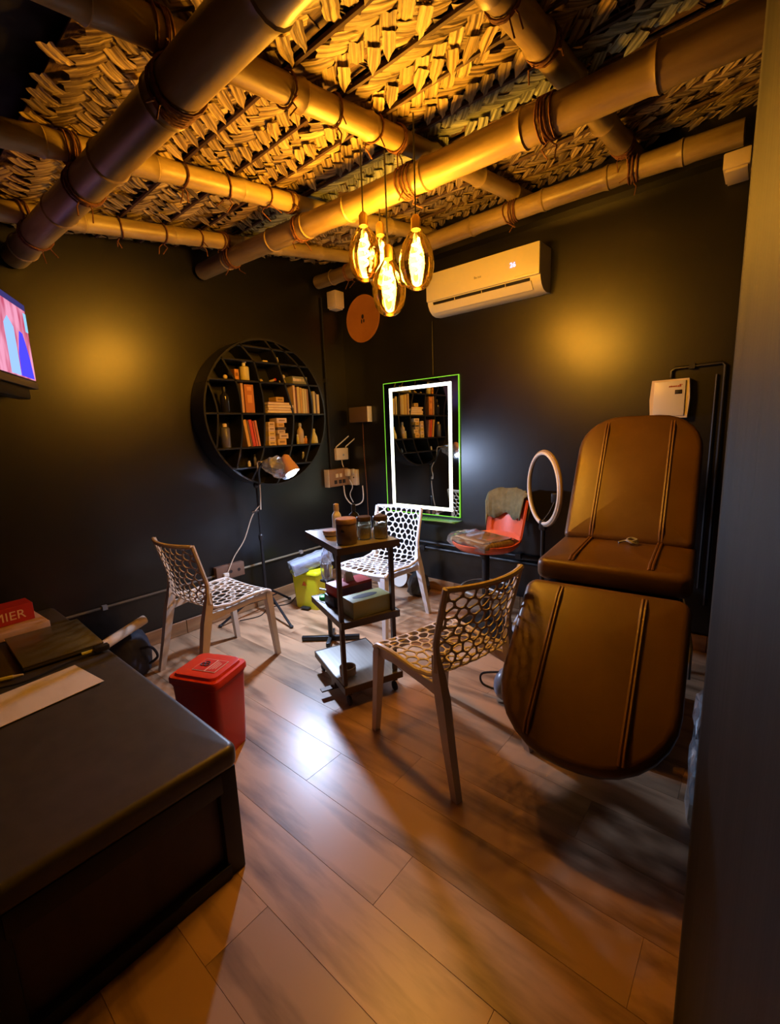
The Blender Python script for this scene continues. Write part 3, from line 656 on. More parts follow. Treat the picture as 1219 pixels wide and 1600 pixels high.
solo(MB().lathe([(.013, 0), (.015, .012), (.006, .02)], 12), 'jar_lid', M_tanb, 'tiny tan lid lying by the divider on the upper shelf', 'lid', loc=(LX+.14, 2.135, TZ[2]))
solo(MB().rbox((0, 0, .008), (.02, .045, .016), .003), 'eraser', M_cream, 'tiny cream block on the top shelf board', 'block', loc=(LX+.14, 2.185, TZ[1]))

# ------------------------------------------------------------------ air conditioner
t = thing('air_conditioner', 'white split air conditioner high on the back wall showing 26', 'air conditioner', (-1.652, 3.199, 2.28))
AW = .88
def extr(prof, w, name, m, par, x0=0, ang=30): return MB().rings([[(x0+s*w/2, p[0], p[1]) for p in prof] for s in (-1, 1)]).build(name, m, par, ang=ang)
extr([(0, .01), (0, .29), (-.17, .285), (-.178, .10), (-.172, .07), (-.150, .035), (-.115, .012), (-.07, .004)], AW, 'body', M_white, t)
MB().rbox((0, -.186, .19), (AW+.002, .02, .196), .008).build('front_panel', M_white, t)
extr([(-.181, .086), (-.168, .088), (-.150, .055), (-.160, .048)], AW-.12, 'air_slot', M_black, t, -.01)
extr([(-.181, .064), (-.174, .068), (-.140, .022), (-.147, .016)], AW-.1, 'louver', M_white, t, -.01)
for x in (-.2, .02, .2): MB().box((x, -.17, .072), (.004, .02, .03)).build('vane', M_cream, t)
text('display_digits', '26', .042, M_display, t, FACE_NY((.26, -.1972, .185)))
mk = MB()
for k, (w, h) in enumerate(((.009, .016), (.008, .011), (.003, .014), (.008, .011), (.006, .011))): mk.box((-.024+.0115*k, -.1966, .163+h/2), (w, .001, h))
mk.build('brand_lettering', M_grey, t, smooth=False)
MB().box((.34, -.1966, .107), (.13, .001, .006)).build('printed_line', M_cream, t)
# electrical fittings on the back wall
t = thing('breaker_box', 'cream breaker box with red lettering on the wall above the couch', 'breaker box', (-.468, 3.199, 1.428))
MB().rings([[(s*(.1+.006*(0 if z in (0, .22) else 1)), 0, z), (s*(.1+.006*(0 if z in (0, .22) else 1)), -.06, z)] [::s] for s in (1,) for z in (0,)] if False else [[(-.098+b, 0, z), (.098-b, 0, z), (.098-b, -.055, z), (-.098+b, -.055, z)] for z, b in ((0, .004), (.05, 0), (.11, -.004), (.17, 0), (.222, .004))]).build('case', M_cream, t)
MB().rbox((0, -.058, .112), (.158, .012, .20), .003).build('cover', M_white, t)
MB().rbox((.046, -.065, .148), (.036, .004, .024), .002).build('breaker_window', M_dark, t); MB().box((.044, -.068, .148), (.012, .005, .016)).build('switch', M_black, t)
mk = MB()
for k, (w, h) in enumerate(((.006, .008), (.007, .009), (.006, .008), (.007, .008), (.006, .009), (.007, .009), (.008, .015), (.004, .004))): mk.box((.0+.0088*k, -.0646, .176+h/2+(.009 if k == 7 else 0)), (w, .001, h))
mk.build('lettering', mat('red_print', (.40, .06, .03), .5), t, smooth=False)
def conduit(name, lab, pts, r, m=M_black, clips=()):
    t = thing(name, lab, 'conduit', pts[0]); o = Vector(pts[0]); MB().tube([Vector(p)-o for p in pts], r, 8).build('pipe', m, t)
    for c in clips: MB().box(Vector(c)-o, (r*3.2, r*3.2, r*3.2)).build('clip', M_grey if m is not M_black else M_black, t)
conduit('conduit_loop', 'black bent conduit over the breaker box', [(-.47, 3.185, 1.66), (-.47, 3.185, 1.70), (-.455, 3.185, 1.715), (-.23, 3.185, 1.72), (-.215, 3.185, 1.705), (-.215, 3.185, .3)], .009, clips=[(-.37, 3.185, 1.717)])
conduit('conduit', 'thin black conduit running down beside the breaker box', [(-.25, 3.188, 1.66), (-.255, 3.188, .4)], .007)
conduit('conduit', 'upper of two black pipes along the foot of the back wall', [(-3.1, 3.18, .435), (-1.15, 3.18, .435)], .013, clips=[(-2.4, 3.18, .435), (-1.8, 3.18, .435), (-1.4, 3.18, .435)])
conduit('conduit', 'lower of two black pipes along the foot of the back wall', [(-3.1, 3.18, .385), (-1.1, 3.18, .385)], .013, clips=[(-2.3, 3.18, .385), (-1.7, 3.18, .385)])
conduit('conduit', 'thin grey conduit with clips along the shelf wall near the floor', [(-3.19, -.9, .365), (-3.19, 1.66, .365)], .009, mat('worn_grey_conduit', (.10, .09, .075), .5), [(-3.19, .9, .365), (-3.19, .3, .365)])
conduit('conduit', 'thin pale conduit running on from the brown socket box to the corner', [(-3.19, 1.90, .365), (-3.19, 3.1, .365)], .009, mat('worn_pale_conduit', (.22, .20, .14), .5), [(-3.19, 2.5, .365)])
conduit('conduit', 'vertical black conduit in the corner left of the round orange plate', [(-3.188, 2.93, 2.62), (-3.188, 2.93, 1.09)], .010, clips=[(-3.188, 2.93, 1.9)])
conduit('conduit', 'thin dark vertical cable on the back wall above the mirror', [(-2.17, 3.192, 2.28), (-2.17, 3.192, 1.86)], .005)
conduit('conduit', 'thin brown cable hanging down the back wall by the corner', [(-2.99, 3.19, 1.51), (-2.985, 3.185, 1.2), (-2.97, 3.185, .9), (-2.965, 3.185, .5)], .004, M_rope)
t = thing('round_wall_plate', 'round orange plate with a small dark emblem high in the corner', 'wall plate', (-2.925, 3.199, 2.435))
M_plate = mat('orange_plate', (.42, .16, .02), .6, col2=(.5, .2, .03), ns=(5, 5, 5))
MB().lathe([(.02, 0), (.19, 0), (.2, .006), (.205, .018), (.2, .02), (.18, .012), (.02, .01)], 40, M=rotM((0, 0, 0), rx=PI/2)).build('disc', M_plate, t)
em = MB(); em.ball((0, -.014, .02), (.016, .003, .02), 10, 6); em.ball((.012, -.014, -.018), (.01, .003, .016), 10, 6); em.ball((-.014, -.014, -.02), (.008, .003, .02), 10, 6); em.build('emblem', M_dark, t)
t = thing('junction_box', 'brown rectangular box with its lit side coloured pale left of the mirror', 'box', (-3.0, 3.199, 1.585))
MB().rbox((0, -.03, 0), (.235, .06, .14), .004).build('case', mat('brown_case', (.12, .075, .04), .4), t); MB().rbox((.122, -.03, 0), (.008, .06, .142), .002).build('lit_side', M_cream, t)  # cream strip puts the light falling on the right side into colour
t = thing('white_socket_box', 'small cream socket box with a plug, right of the switch board', 'socket box', (-3.132, 3.199, .985))
MB().rbox((0, -.022, 0), (.11, .044, .155), .005).build('case', M_cream, t); MB().rbox((.02, -.05, .06), (.03, .03, .05), .006).build('plug', M_white, t); MB().lathe([(.008, 0), (.008, .003)], 10, M=rotM((.02, -.044, -.0), rx=PI/2)).build('hole', M_dark, t)
t = thing('switch_board', 'brown switch board with its lamplit side coloured pale under the router', 'switch board', (-3.199, 2.985, 1.0))
MB().rbox((.03, 0, 0), (.06, .26, .165), .005).build('case', mat('brown_board', (.30, .17, .09), .45), t); MB().rbox((.03, -.133, 0), (.062, .008, .168), .002).build('lit_side', M_cream, t)  # cream strip colours the near side as lit by the work lamp
for yy, zz, s in ((-.03, .02, 1), (.02, .02, 1), (-.05, -.04, 0), (.01, -.04, 0), (.06, -.04, 0)): MB().rbox((.062, yy, zz), (.008, .034, .036), .003).build('switch' if s else 'socket', M_cream if s else M_dark, t)
MB().rbox((.085, .09, .04), (.05, .04, .07), .008).build('adapter', M_cream, t)
t = thing('wifi_router', 'cream wifi router with two tilted antennas in the corner', 'router', (-3.199, 3.07, 1.16))
MB().rbox((.018, 0, .06), (.036, .16, .115), .008).build('case', M_cream, t); MB().ball((.037, .01, .05), (.002, .012, .012), 10, 6).build('logo', M_grey, t)
for yy in (-.07, .06): MB().tube([(.02, yy, .11), (.02, yy+.005, .13), (.10, yy+.10, .23)], [.006, .006, .005], 8).build('antenna', M_white, t)
MB().tube([(.02, .0, .0), (.025, .0, -.04), (.03, .01, -.07)], .005, 6).build('lead', M_white, t)
solo(MB().tube(cr([(-3.12, 3.1, .97), (-3.10, 3.12, .9), (-3.13, 3.11, .82), (-3.11, 3.13, .74)]), .004, 6), 'white_cable', M_white, 'thin white wiggly cable hanging from the router adapter', 'cable')
solo(MB().tube(cr([(-3.14, 3.04, .915), (-3.13, 3.05, .80), (-3.08, 3.1, .72), (-3.0, 3.15, .76), (-3.02, 3.18, .905)]), .006, 6), 'looped_cable', M_cream, 'cream cable looping between the two socket boxes', 'cable')
t = thing('socket_box', 'brown extension socket box low on the shelf wall', 'socket box', (-3.199, 1.775, .38)); t.rotation_euler.x = -.0
MB().rbox((.025, 0, 0), (.05, .24, .11), .005).build('case', mat('brown_socket_box', (.16, .09, .06), .5), t); MB().rbox((.06, -.05, -.015), (.03, .045, .035), .008).build('plug', M_white, t)
for yy in (.0, .07): MB().lathe([(.013, 0), (.013, .003)], 12, M=rotM((.049, yy, 0), ry=PI/2)).build('socket', M_dark, t)

# ------------------------------------------------------------------ lit mirror
t = thing('lit_mirror', 'rectangular wall mirror with a glowing white led border and green glass edge', 'mirror', (-2.318, 3.199, 1.262))
GW, GH = .79, 1.16
MB().box((0, -.0075, 0), (GW-.012, .011, GH-.012)).build('glass', M_mirror, t, smooth=False)
for s in (-1, 1):
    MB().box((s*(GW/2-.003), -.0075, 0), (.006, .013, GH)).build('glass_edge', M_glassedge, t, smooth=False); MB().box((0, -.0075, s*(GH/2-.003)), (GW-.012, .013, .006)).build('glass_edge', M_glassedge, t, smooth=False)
LWd, LH, b = .62, 1.035, .028
for s in (-1, 1):
    MB().rbox((s*LWd/2, -.017, 0), (b, .008, LH+b), .003, 1).build('led_strip', M_led, t); MB().rbox((0, -.017, s*LH/2), (LWd-b, .008, b), .003, 1).build('led_strip', M_led, t)
t = thing('mirror_ledge', 'small green edged glass ledge under the mirror', 'ledge', (-2.12, 3.199, .655)); MB().rbox((0, -.06, 0), (.42, .12, .008), .002).build('glass', mat('green_glass', (.12, .35, .05), .1), t)

# ------------------------------------------------------------------ television
tvd = Vector((.873, -.487, 0)); nrm = Vector((.487, .873, 0)); tw = .74; tc = Vector((-3.09, .715, 1.925)) + tvd*tw/2
t = thing('television', 'wall mounted flat television with a bright picture at the left edge', 'television', tc, math.atan2(tvd.y, tvd.x)+PI)    # local -y faces away, +y ... front is -y side
# local x axis points from near end to far end (image right); front normal is local -y
MB().rbox((0, .02, 0), (tw, .04, .44), .006).build('case', M_black, t)
MB().rbox((0, -.002, -.202), (tw, .012, .035), .003).build('lower_bezel', mat('grey_bezel', (.10, .09, .09), .35), t)
def tvmat():
    m = bpy.data.materials.new('tv_picture'); m.use_nodes = True; nt = m.node_tree; nt.nodes.clear(); N = nt.nodes.new; L = nt.links.new
    out = N('ShaderNodeOutputMaterial'); e = N('ShaderNodeEmission'); e.inputs[1].default_value = 1.3
    tc_ = N('ShaderNodeTexCoord'); nz = N('ShaderNodeTexNoise'); nz.inputs['Scale'].default_value = 9; mp = N('ShaderNodeMapping'); mp.inputs['Scale'].default_value = (1.6, 1, .5)
    rp = N('ShaderNodeValToRGB'); el = rp.color_ramp.elements; el[0].position = .38; el[0].color = (.45, .06, .12, 1); el[1].position = .62; el[1].color = (.75, .30, .45, 1)
    L(tc_.outputs['Object'], mp.inputs[0]); L(mp.outputs[0], nz.inputs[0]); L(nz.outputs[0], rp.inputs[0]); L(rp.outputs[0], e.inputs[0]); L(e.outputs[0], out.inputs[0]); return m
sc = MB().box((0, -.002, .018), (tw-.02, .004, .385)).build('screen', tvmat(), t, smooth=False)
MB().box((0, -.0045, .195), (tw-.02, .003, .03)).build('picture_band', emat('tv_blue_band', (.10, .08, .35), .5), sc, smooth=False)
bl = MB()
bl.rings([[(x, -.0045+q, z) for x, z in [(.17, -.17), (.18, -.06), (.205, .0), (.23, .055), (.265, .05), (.29, .0), (.315, -.07), (.335, -.17)]] for q in (0, -.002)]); bl.build('picture_blue_figure', emat('tv_blue', (.06, .05, .9), 1.5), sc, smooth=False)
MB().rings([[(.345+.0*0+x, -.0045+q, z) for x, z in [(-.02, .07), (.012, .07), (.012, .165), (-.02, .165)]] for q in (0, -.002)]).build('picture_light_patch', emat('tv_cyan', (.25, .55, .8), 1.3), sc, smooth=False)
MB().rings([[(x, -.0045+q, z) for x, z in [(.05, -.17), (.16, -.17), (.16, .06), (.10, .10), (.05, .06)]] for q in (0, -.002)]).build('picture_pale_patch', emat('tv_pale', (.30, .5, .9), 1.3), sc, smooth=False)
MB().rbox((-.02, .035, -.25), (.6, .06, .06), .01).build('speaker_bar', M_black, t)
MB().tube([(.15, .04, 0), (.25, .12, 0)], .02, 8).build('wall_arm', M_blkmetal, t)

# ------------------------------------------------------------------ work lamp on a tripod stand
t = thing('lamp_stand', 'black tripod stand with a work lamp in plastic wrap before the round shelf', 'lamp stand', (-3.04, 2.0, 0))
MB().tube([(0, 0, .10), (0, 0, .62)], .013, 10).build('lower_pole', M_blkmetal, t); MB().tube([(0, 0, .6), (0, 0, 1.04)], .009, 10).build('upper_pole', M_blkmetal, t)
MB().lathe([(.02, .1), (.022, .14), (.014, .15)], 12).build('hub', M_black, t); MB().lathe([(.018, .6), (.02, .64), (.012, .65)], 12).build('collar', M_black, t)
MB().tube([(-.02, -.05, .83), (.0, .0, .84)], .012, 8).build('clamp', M_black, t); MB().ball((0, 0, 1.04), (.025, .025, .025)).build('swivel', M_black, t)
for a in (-108, -12, 100):
    a = math.radians(a); e = (.44*math.cos(a), .44*math.sin(a)) if abs(e_ := 1) else None
    if math.sin(a) < -.5: e = (-.03, -.40)
    if math.sin(a) > .5: e = (-.06, .27)
    lg = MB().tube([(0, 0, .20), (e[0]*.5, e[1]*.5, .11), (e[0], e[1], .012)], .010, 8).build('leg', M_blkmetal, t); MB().ball((e[0], e[1], .012), (.016, .016, .012), 10, 6).build('foot', M_rubber, lg)
    MB().tube([(0, 0, .11), (e[0]*.5, e[1]*.5, .11)], .006, 6).build('brace', M_blkmetal, t)
MB().tube(cr([(0, 0, 1.04), (.06, -.01, 1.06), (.09, -.03, 1.14), (.12, -.03, 1.2), (.17, -.02, 1.215)]), .009, 8).build('gooseneck', M_black, t)
HD = Vector((.44, .03, -.24)).normalized(); H0 = Vector((.17, -.02, 1.215)); H1 = H0 + Vector((.23, .05, -.03))
qM = Matrix.Translation(H1) @ Vector((.45, .10, -.88)).to_track_quat('Z', 'Y').to_matrix().to_4x4()
hd = MB().lathe([(.012, -.10), (.03, -.085), (.038, -.04), (.05, .0), (.056, .04), (.052, .04), (.045, .0), (.03, -.03)], 20, M=qM, cap1=True).build('lamp_head', mat('copper_lamp', (.50, .28, .20), .4), t)
MB().lathe([(.046, .030), (.046, .034)], 20, M=qM).build('lamp_face', emat('lamp_face_glow', LAMP_C, 60), hd)
wr = MB(); rg = []; rng = random.Random(3)
for k in range(9):
    u = k/8; c = H0.lerp(H1, u*1.02)+Vector((0, 0, -.012)); R = .035+.03*math.sin(PI*u*.9)+.012*u
    rg.append([c+Vector((0, math.cos(a), math.sin(a)))*(R*(1+.25*rng.uniform(-1, 1))) for a in [2*PI*i/12 for i in range(12)]])
wr.rings(rg).build('plastic_wrap', M_clear, t, smooth=False)
MB().tube([H0+Vector((-.02, 0, 0)), H1], .022, 10).build('lamp_body', M_grey, t)
MB().tube(cr([(.14, -.03, 1.225), (.085, -.03, 1.215), (.075, -.02, 1.10), (.03, .01, .99), (.035, .0, .9), (.03, .0, .85)]), .005, 6).build('coiled_lead', M_cream, t)
sp = bpy.data.lights.new('work_lamp_beam', 'AREA'); sp.shape = 'DISK'; sp.size = .085; sp.energy = LAMP_W; sp.color = LAMP_C
so = bpy.data.objects.new('work_lamp_beam', sp); COL.objects.link(so); so.parent = t
so.matrix_local = qM @ Matrix.Translation((0, 0, .05)) @ Matrix.Rotation(PI, 4, 'X')
solo(MB().tube(cr([(-3.02, 2.0, .88), (-3.06, 1.95, .8), (-3.09, 1.88, .62), (-3.12, 1.80, .5), (-3.13, 1.745, .40), (-3.135, 1.73, .375)]), .004, 6), 'lamp_cable', M_cream, 'thin cream cable from the tripod lamp to the brown socket box', 'cable')
solo(MB().tube(cr([(-3.05, 1.75, .004), (-3.0, 1.9, .004), (-3.08, 2.05, .006), (-3.02, 2.2, .004), (-3.1, 2.35, .004), (-3.05, 2.5, .006)]), .004, 6), 'floor_cable', M_black, 'black cable lying on the floor around the tripod feet', 'cable')

# ------------------------------------------------------------------ pedal bins
def bin_(name, label, m, ml, loc, rz, w, d, h, tp=.84):
    t = thing(name, label, 'bin', loc, rz)
    def rr(sx, sy, z, r=.03): return [(p[0], p[1]-sy/2, z) for p in rrect(sx, sy, r, r, 4)]
    def ring(sx, sy, z, r=.03):
        pts = []
        for cx, cy, a0 in ((1, -1, -PI/2), (1, 1, 0), (-1, 1, PI/2), (-1, -1, PI)):
            for k in range(5): a = a0+PI/2*k/4; pts.append((cx*(sx/2-r)+r*math.cos(a), cy*(sy/2-r)+r*math.sin(a), z))
        return pts
    MB().rings([ring(w*tp, d*tp, 0), ring(w*tp+.004, d*tp+.004, .01), ring(w*.97, d*.97, h*.86), ring(w*1.0, d*1.0, h*.87), ring(w*1.0, d*1.0, h*.90)]).build('body', m, t)
    ld = MB().rings([ring(w*1.05, d*1.05, h*.90), ring(w*1.05, d*1.05, h*.945), ring(w*1.02, d*1.02, h*.965), ring(w*.9, d*.9, h*.97), ring(w*.87, d*.87, h), ring(w*.8, d*.8, h*1.005)]).build('lid', ml, t)
    MB().rbox((0, d*.53, h*.92), (w*.5, .03, .03), .006).build('hinge', ml, t)
    MB().box((0, -d*tp/2+.001, .032), (w*.36, .006, .05)).build('pedal_recess', M_dark, t); MB().rbox((0, -d*tp/2-.02, .018), (w*.30, .045, .012), .004).build('pedal', M_black if ml is M_yellow else m, t)
    return t, ld
t, ld = bin_('pedal_bin', 'red plastic pedal bin with a lid label beside the massage bed', M_red, M_redlid, (-1.85, .885, 0), math.radians(22), .25, .22, .405)
MB().rbox((.02, -.005, .4085), (.12, .10, .002), .0005, 1).build('label_border', M_label, ld); MB().rbox((-.008, -.005, .4098), (.058, .092, .0015), .0005, 1).build('label_field', M_red, ld); MB().rbox((.052, -.005, .4098), (.048, .092, .0015), .0005, 1).build('label_field', M_red, ld)
tr3 = MB()
for k in range(3): a = PI/2+2*PI*k/3; tr3.torus((-.008+.011*math.cos(a), -.002+.011*math.sin(a), .411), .010, .003, 14, 5)
tr3.build('hazard_symbol', M_dark, ld)
for k in range(3): MB().box((.040+.011*k, -.005, .411), (.004, .07-.012*k, .001)).build('printed_line', M_label, ld)
t, ld = bin_('pedal_bin', 'yellow pedal bin with a hazard mark by the left wall', M_yellow, M_yellow, (-2.83, 2.32, 0), math.radians(14), .27, .24, .335)
MB().rings([[(x, -.1165+q-(.0), z) for x, z in [(-.024, .205), (.024, .205), (0, .245)]] for q in (0, -.003)]).build('hazard_symbol', mat('red_brown_print', (.45, .10, .02), .5), t, smooth=False)
# plastic wrapped pack on the yellow bin
t = thing('wrapped_pack', 'blue grey pack in clear plastic lying on the yellow bin', 'pack', (-2.80, 2.30, .348), math.radians(66)); t.rotation_euler = (0, -.22, math.radians(66))
MB().rbox((0, 0, .042), (.32, .13, .075), .015).build('pack', mat('slate_cloth', (.22, .23, .34), .6, col2=(.3, .32, .45), ns=(9, 9, 40)), t)
mb = MB(); rng = random.Random(8); rg = []
for k in range(9): u = -.17+.34*k/8; rg.append([(u, (.074+.006*rng.uniform(-1, 1))*cx, .042+(.044+.006*rng.uniform(-1, 1))*cz) for cx, cz in ((-1, -1), (0, -1), (1, -1), (1, 0), (1, 1), (.3, 1), (-.3, 1), (-1, 1), (-1, 0))])
mb.rings(rg).build('film', M_clear, t, smooth=False)

# ------------------------------------------------------------------ trolley
TA = math.radians(157.9); TL = Vector((-1.715, 1.685, 0))
t = thing('trolley', 'brown metal three tier trolley on castors in the middle of the room', 'trolley', TL, TA)
def tw_(x, y, z): return TL + Vector((x*math.cos(TA)-y*math.sin(TA), x*math.sin(TA)+y*math.cos(TA), z))
for nm, z, sx, sy in (('top_shelf', .86, .50, .345), ('middle_shelf', .47, .47, .335), ('bottom_shelf', .118, .48, .34)):
    sh = MB().rbox((0, 0, z-.012), (sx-.006, sy-.006, .024), .002, 1).build(nm, M_steel if z < .2 else mat('grey_steel_tray', (.34, .31, .28), .3, metal=.6), t)
    rim = MB()
    for s in (-1, 1): rim.box((s*(sx/2-.002), 0, z-.016), (.005, sy, .036)); rim.box((0, s*(sy/2-.002), z-.016), (sx, .005, .036))
    rim.build('rim', M_bronze, sh, smooth=False)
for y in (-.14, .155): MB().rbox((-.205, y, .48), (.028, .022, .72), .003, 1).build('post', M_bronze, t)
for x in (-.205, .2):
    for y in (-.135, .135):
        c = MB(); c.box((x, y, .078), (.03, .024, .03)); c.build('castor_fork', M_blkmetal, t); MB().lathe([(.02, -.009), (.026, -.006), (.026, .006), (.02, .009)], 14, M=rotM((x, y, .0265), rx=PI/2)).build('castor_wheel', M_rubber, t)
br = MB(); br.box((-.06, .19, .04), (.035, .10, .008)); br.box((-.06, .165, .065), (.05, .01, .05)); br.build('brake_bracket', M_bronze, t)
def onT(x, y, z): return tw_(x, y, z)
def cyl_thing(name, lab, cat, loc, parts, grp=None):
    t = thing(name, lab, cat, loc, 0, grp)
    for nm, pr, m in parts: MB().lathe(pr, 24).build(nm, m, t, ang=40)
    return t
def PW(x, y): return (x, y)
c = cyl_thing('canister', 'brown cylindrical canister at the near corner of the trolley top', 'canister', (-1.595, 1.545, .861), [('body', [(.05, 0), (.052, .004), (.052, .105), (.05, .108)], mat('brown_canister', (.15, .10, .085), .45)), ('lid', [(.0535, .104), (.0535, .124), (.05, .129)], mat('pinkish_lid', (.32, .20, .16), .5))])
MB().ball((.02, -.048, .072), (.016, .004, .010), 10, 6).build('emblem', M_dark, c)
for (x, y, lab) in ((-1.585, 1.665, 'glass jar with cotton beside the brown canister'), (-1.525, 1.725, 'glass jar with a dark lid at the right end of the trolley top')):
    c = cyl_thing('glass_jar', lab, 'jar', (x, y, .861), [('glass', [(.036, 0), (.038, .004), (.038, .09), (.034, .098)], M_glassjar), ('contents', [(.030, .004), (.033, .01), (.033, .066), (.012, .075)], mat('cotton_filling', (.55, .50, .33), .8, col2=(.75, .7, .5), ns=(60, 60, 60), bump=.5)), ('lid', [(.0385, .096), (.0385, .115), (.036, .119)], M_bronze)], 'glass jars on the trolley')
MB().torus((0, 0, .128), .009, .002, 14, 5, M=rotM((0, 0, 0))).build('lid_ring', M_steel, c)
bottle('white_bottle', 'white spray bottle at the back of the trolley top', 0, 0, .155, .026, M_white, M_tanb, .5, None, loc=(-1.865, 1.735, .861), caph=.25)
bottle('black_bottle', 'black pump bottle beside the white bottle on the trolley', 0, 0, .15, .03, mat('black_gloss', (.012, .012, .016), .15), M_black, .35, None, loc=(-1.79, 1.80, .861), caph=.25)
t2 = thing('small_pack', 'small purple and red pack at the far left of the trolley top', 'pack', onT(.18, -.01, .861), TA+.3); MB().rbox((0, 0, .011), (.09, .035, .022), .003).build('pack', mat('purple_pack', (.16, .11, .32), .4), t2); MB().rbox((-.025, 0, .0115), (.03, .0355, .0225), .003).build('red_end', M_red, t2)
cyl_thing('shallow_tub', 'shallow brown tub with lid beside the canister on the trolley', 'tub', onT(.06, .085, .861), [('tub', [(.036, 0), (.042, .004), (.044, .02)], M_tanb), ('lid', [(.046, .019), (.046, .027), (.043, .03)], mat('brown_tub_lid', (.25, .15, .1), .4))])
# middle tier
t2 = thing('tissue_box', 'olive tissue box with a dark slot on the middle tier', 'tissue box', onT(-.15, -.015, .471), TA+.10+PI/2)
MB().rbox((0, 0, .045), (.23, .12, .09), .003).build('carton', mat('olive_carton', (.36, .33, .10), .5), t2); MB().ball((.01, 0, .0905), (.075, .028, .0015), 18, 6).build('slot', M_dark, t2); MB().rbox((-.1165, 0, .045), (.003, .118, .088), .001, 1).build('end_panel', mat('blue_grey_panel', (.30, .36, .5), .5), t2)
t2 = thing('flat_carton', 'dark flat carton under the red box on the middle tier', 'box', onT(.05, .0, .471), TA+PI/2+.1); MB().rbox((0, 0, .0275), (.26, .12, .055), .003).build('carton', mat('dark_carton', (.05, .045, .06), .45), t2)
t2 = thing('glove_box', 'red glove box lying on the dark carton on the middle tier', 'box', onT(.05, .0, .5265), TA+PI/2+.16); MB().rbox((0, 0, .03), (.235, .12, .06), .003).build('carton', mat('red_carton', (.50, .05, .045), .45), t2); MB().rbox((.0, .0605, .026), (.23, .002, .04), .0005, 1).build('printed_side', mat('maroon_print', (.12, .02, .06), .5), t2)
fs = MB().add([(-.03, -.015, .06), (.03, -.015, .06), (.02, 0, .115), (-.02, .004, .11), (-.03, .015, .06), (.03, .015, .06)], [(0, 1, 2, 3), (4, 5, 2, 3), (0, 4, 3), (1, 5, 2)]); fs.build('tissue', M_white, t2, smooth=False)
solo(MB().lathe([(.026, 0), (.03, .004), (.027, .018), (.02, .022)], 16), 'green_cap', mat('green_plastic', (.03, .62, .05), .35), 'bright green cap on the left corner of the middle tier', 'cap', loc=onT(.145, .12, .471))
for i, (x, y, a, w, l) in enumerate([(.16, .06, .3, .10, .2), (.19, -.02, -.2, .1, .16)]): solo(MB().rbox((0, 0, .001+.002*i), (w, l, .0018), .0004, 1, M=rotM((0, 0, 0), rz=TA+a)), 'paper_sheet', M_white, ['white leaflet under the green cap on the middle tier', 'white leaflet sticking out at the back of the middle tier'][i], 'paper', loc=onT(x, y, .4712))
solo(MB().tube([(0, 0, .012), (-.11, -.02, .014)], .007, 8), 'tube_swab', M_white, 'thin white tube poking out from the middle tier', 'tube', loc=onT(.18, .04, .476))
# bottom tier
solo(MB().lathe([(.036, 0), (.045, 0), (.045, .04), (.036, .04), (.036, 0)], 24, cap0=False, cap1=False), 'tape_roll', mat('masking_tape', (.42, .33, .2), .6), 'roll of tape standing on the bottom tier of the trolley', 'tape', loc=onT(-.1, .095, .119))
# pedestal stool behind the trolley
t = thing('pedestal_stool', 'black pedestal stand with a crossed bar foot behind the trolley', 'stand', (-2.22, 1.945, 0))
MB().rbox((0, 0, .02), (.40, .028, .03), .003, M=rotM((0, 0, 0), rz=math.radians(40))).build('foot_bar', M_blkmetal, t); MB().rbox((0, 0, .02), (.24, .028, .03), .003, M=rotM((0, 0, 0), rz=math.radians(-52))).build('foot_bar', M_blkmetal, t)
MB().tube([(0, 0, .03), (0, 0, .43)], .016, 10).build('pole', M_blkmetal, t); MB().rbox((0, 0, .435), (.07, .07, .016), .004).build('plate', M_blkmetal, t)
rng = random.Random(5); rg = []
for k in range(7):
    u = k/6; R = (.03, .036, .04, .036, .03, .022, .012)[k]; rg.append([(R*(1+.25*rng.uniform(-1, 1))*math.cos(a), R*(1+.25*rng.uniform(-1, 1))*math.sin(a), u*.22) for a in [2*PI*i/11 for i in range(11)]])
t = thing('plastic_bag', 'clear crumpled plastic bag standing between the yellow bin and the trolley', 'bag', (-2.22, 1.945, .444)); MB().rings(rg).build('film', M_clear, t, smooth=False); MB().rbox((0, 0, .06), (.03, .03, .1), .008).build('contents', mat('dark_contents', (.06, .06, .09), .5), t)

# ------------------------------------------------------------------ coral stool
t = thing('swivel_stool', 'coral red bucket swivel stool with black pedestal in the corner by the mirror', 'stool', (-1.45, 2.74, 0), math.radians(-108+90))
sh = MB(); rg = []
for k, (R, z) in enumerate([(.03, .0), (.14, .004), (.20, .018), (.232, .045), (.24, .07), (.232, .072), (.195, .03), (.14, .02), (.03, .016)]):
    rg.append([(R*math.cos(a), R*math.sin(a)*.96, .575+z*(1+.35*max(0, math.sin(a)))) for a in [2*PI*i/28 for i in range(28)]])
sh.rings(rg).build('seat_shell', M_orange, t, ang=60)
bk = MB(); inner = []; outer = []
def bpt(u, v, o): a = PI/2+u*.78*(1-.12*v); R = .228+.05*v+o; return (R*math.cos(a), R*math.sin(a)*.96, .63+.31*v*(1-.10*abs(u)**3))
gu, gv = 14, 8; vs = [bpt(-1+2*i/gu, j/gv, o) for o in (0, .014) for j in range(gv+1) for i in range(gu+1)]; fs = []; nn = (gu+1)*(gv+1)
for j in range(gv):
    for i in range(gu): a = j*(gu+1)+i; fs += [(a, a+1, a+gu+2, a+gu+1), (nn+a, nn+a+gu+1, nn+a+gu+2, nn+a+1)]
for i in range(gu): fs += [(i, nn+i, nn+i+1, i+1), (gv*(gu+1)+i, gv*(gu+1)+i+1, nn+gv*(gu+1)+i+1, nn+gv*(gu+1)+i)]
for j in range(gv): a, b = j*(gu+1), (j+1)*(gu+1); fs += [(a, b, nn+b, nn+a), (a+gu, nn+a+gu, nn+b+gu, b+gu)]
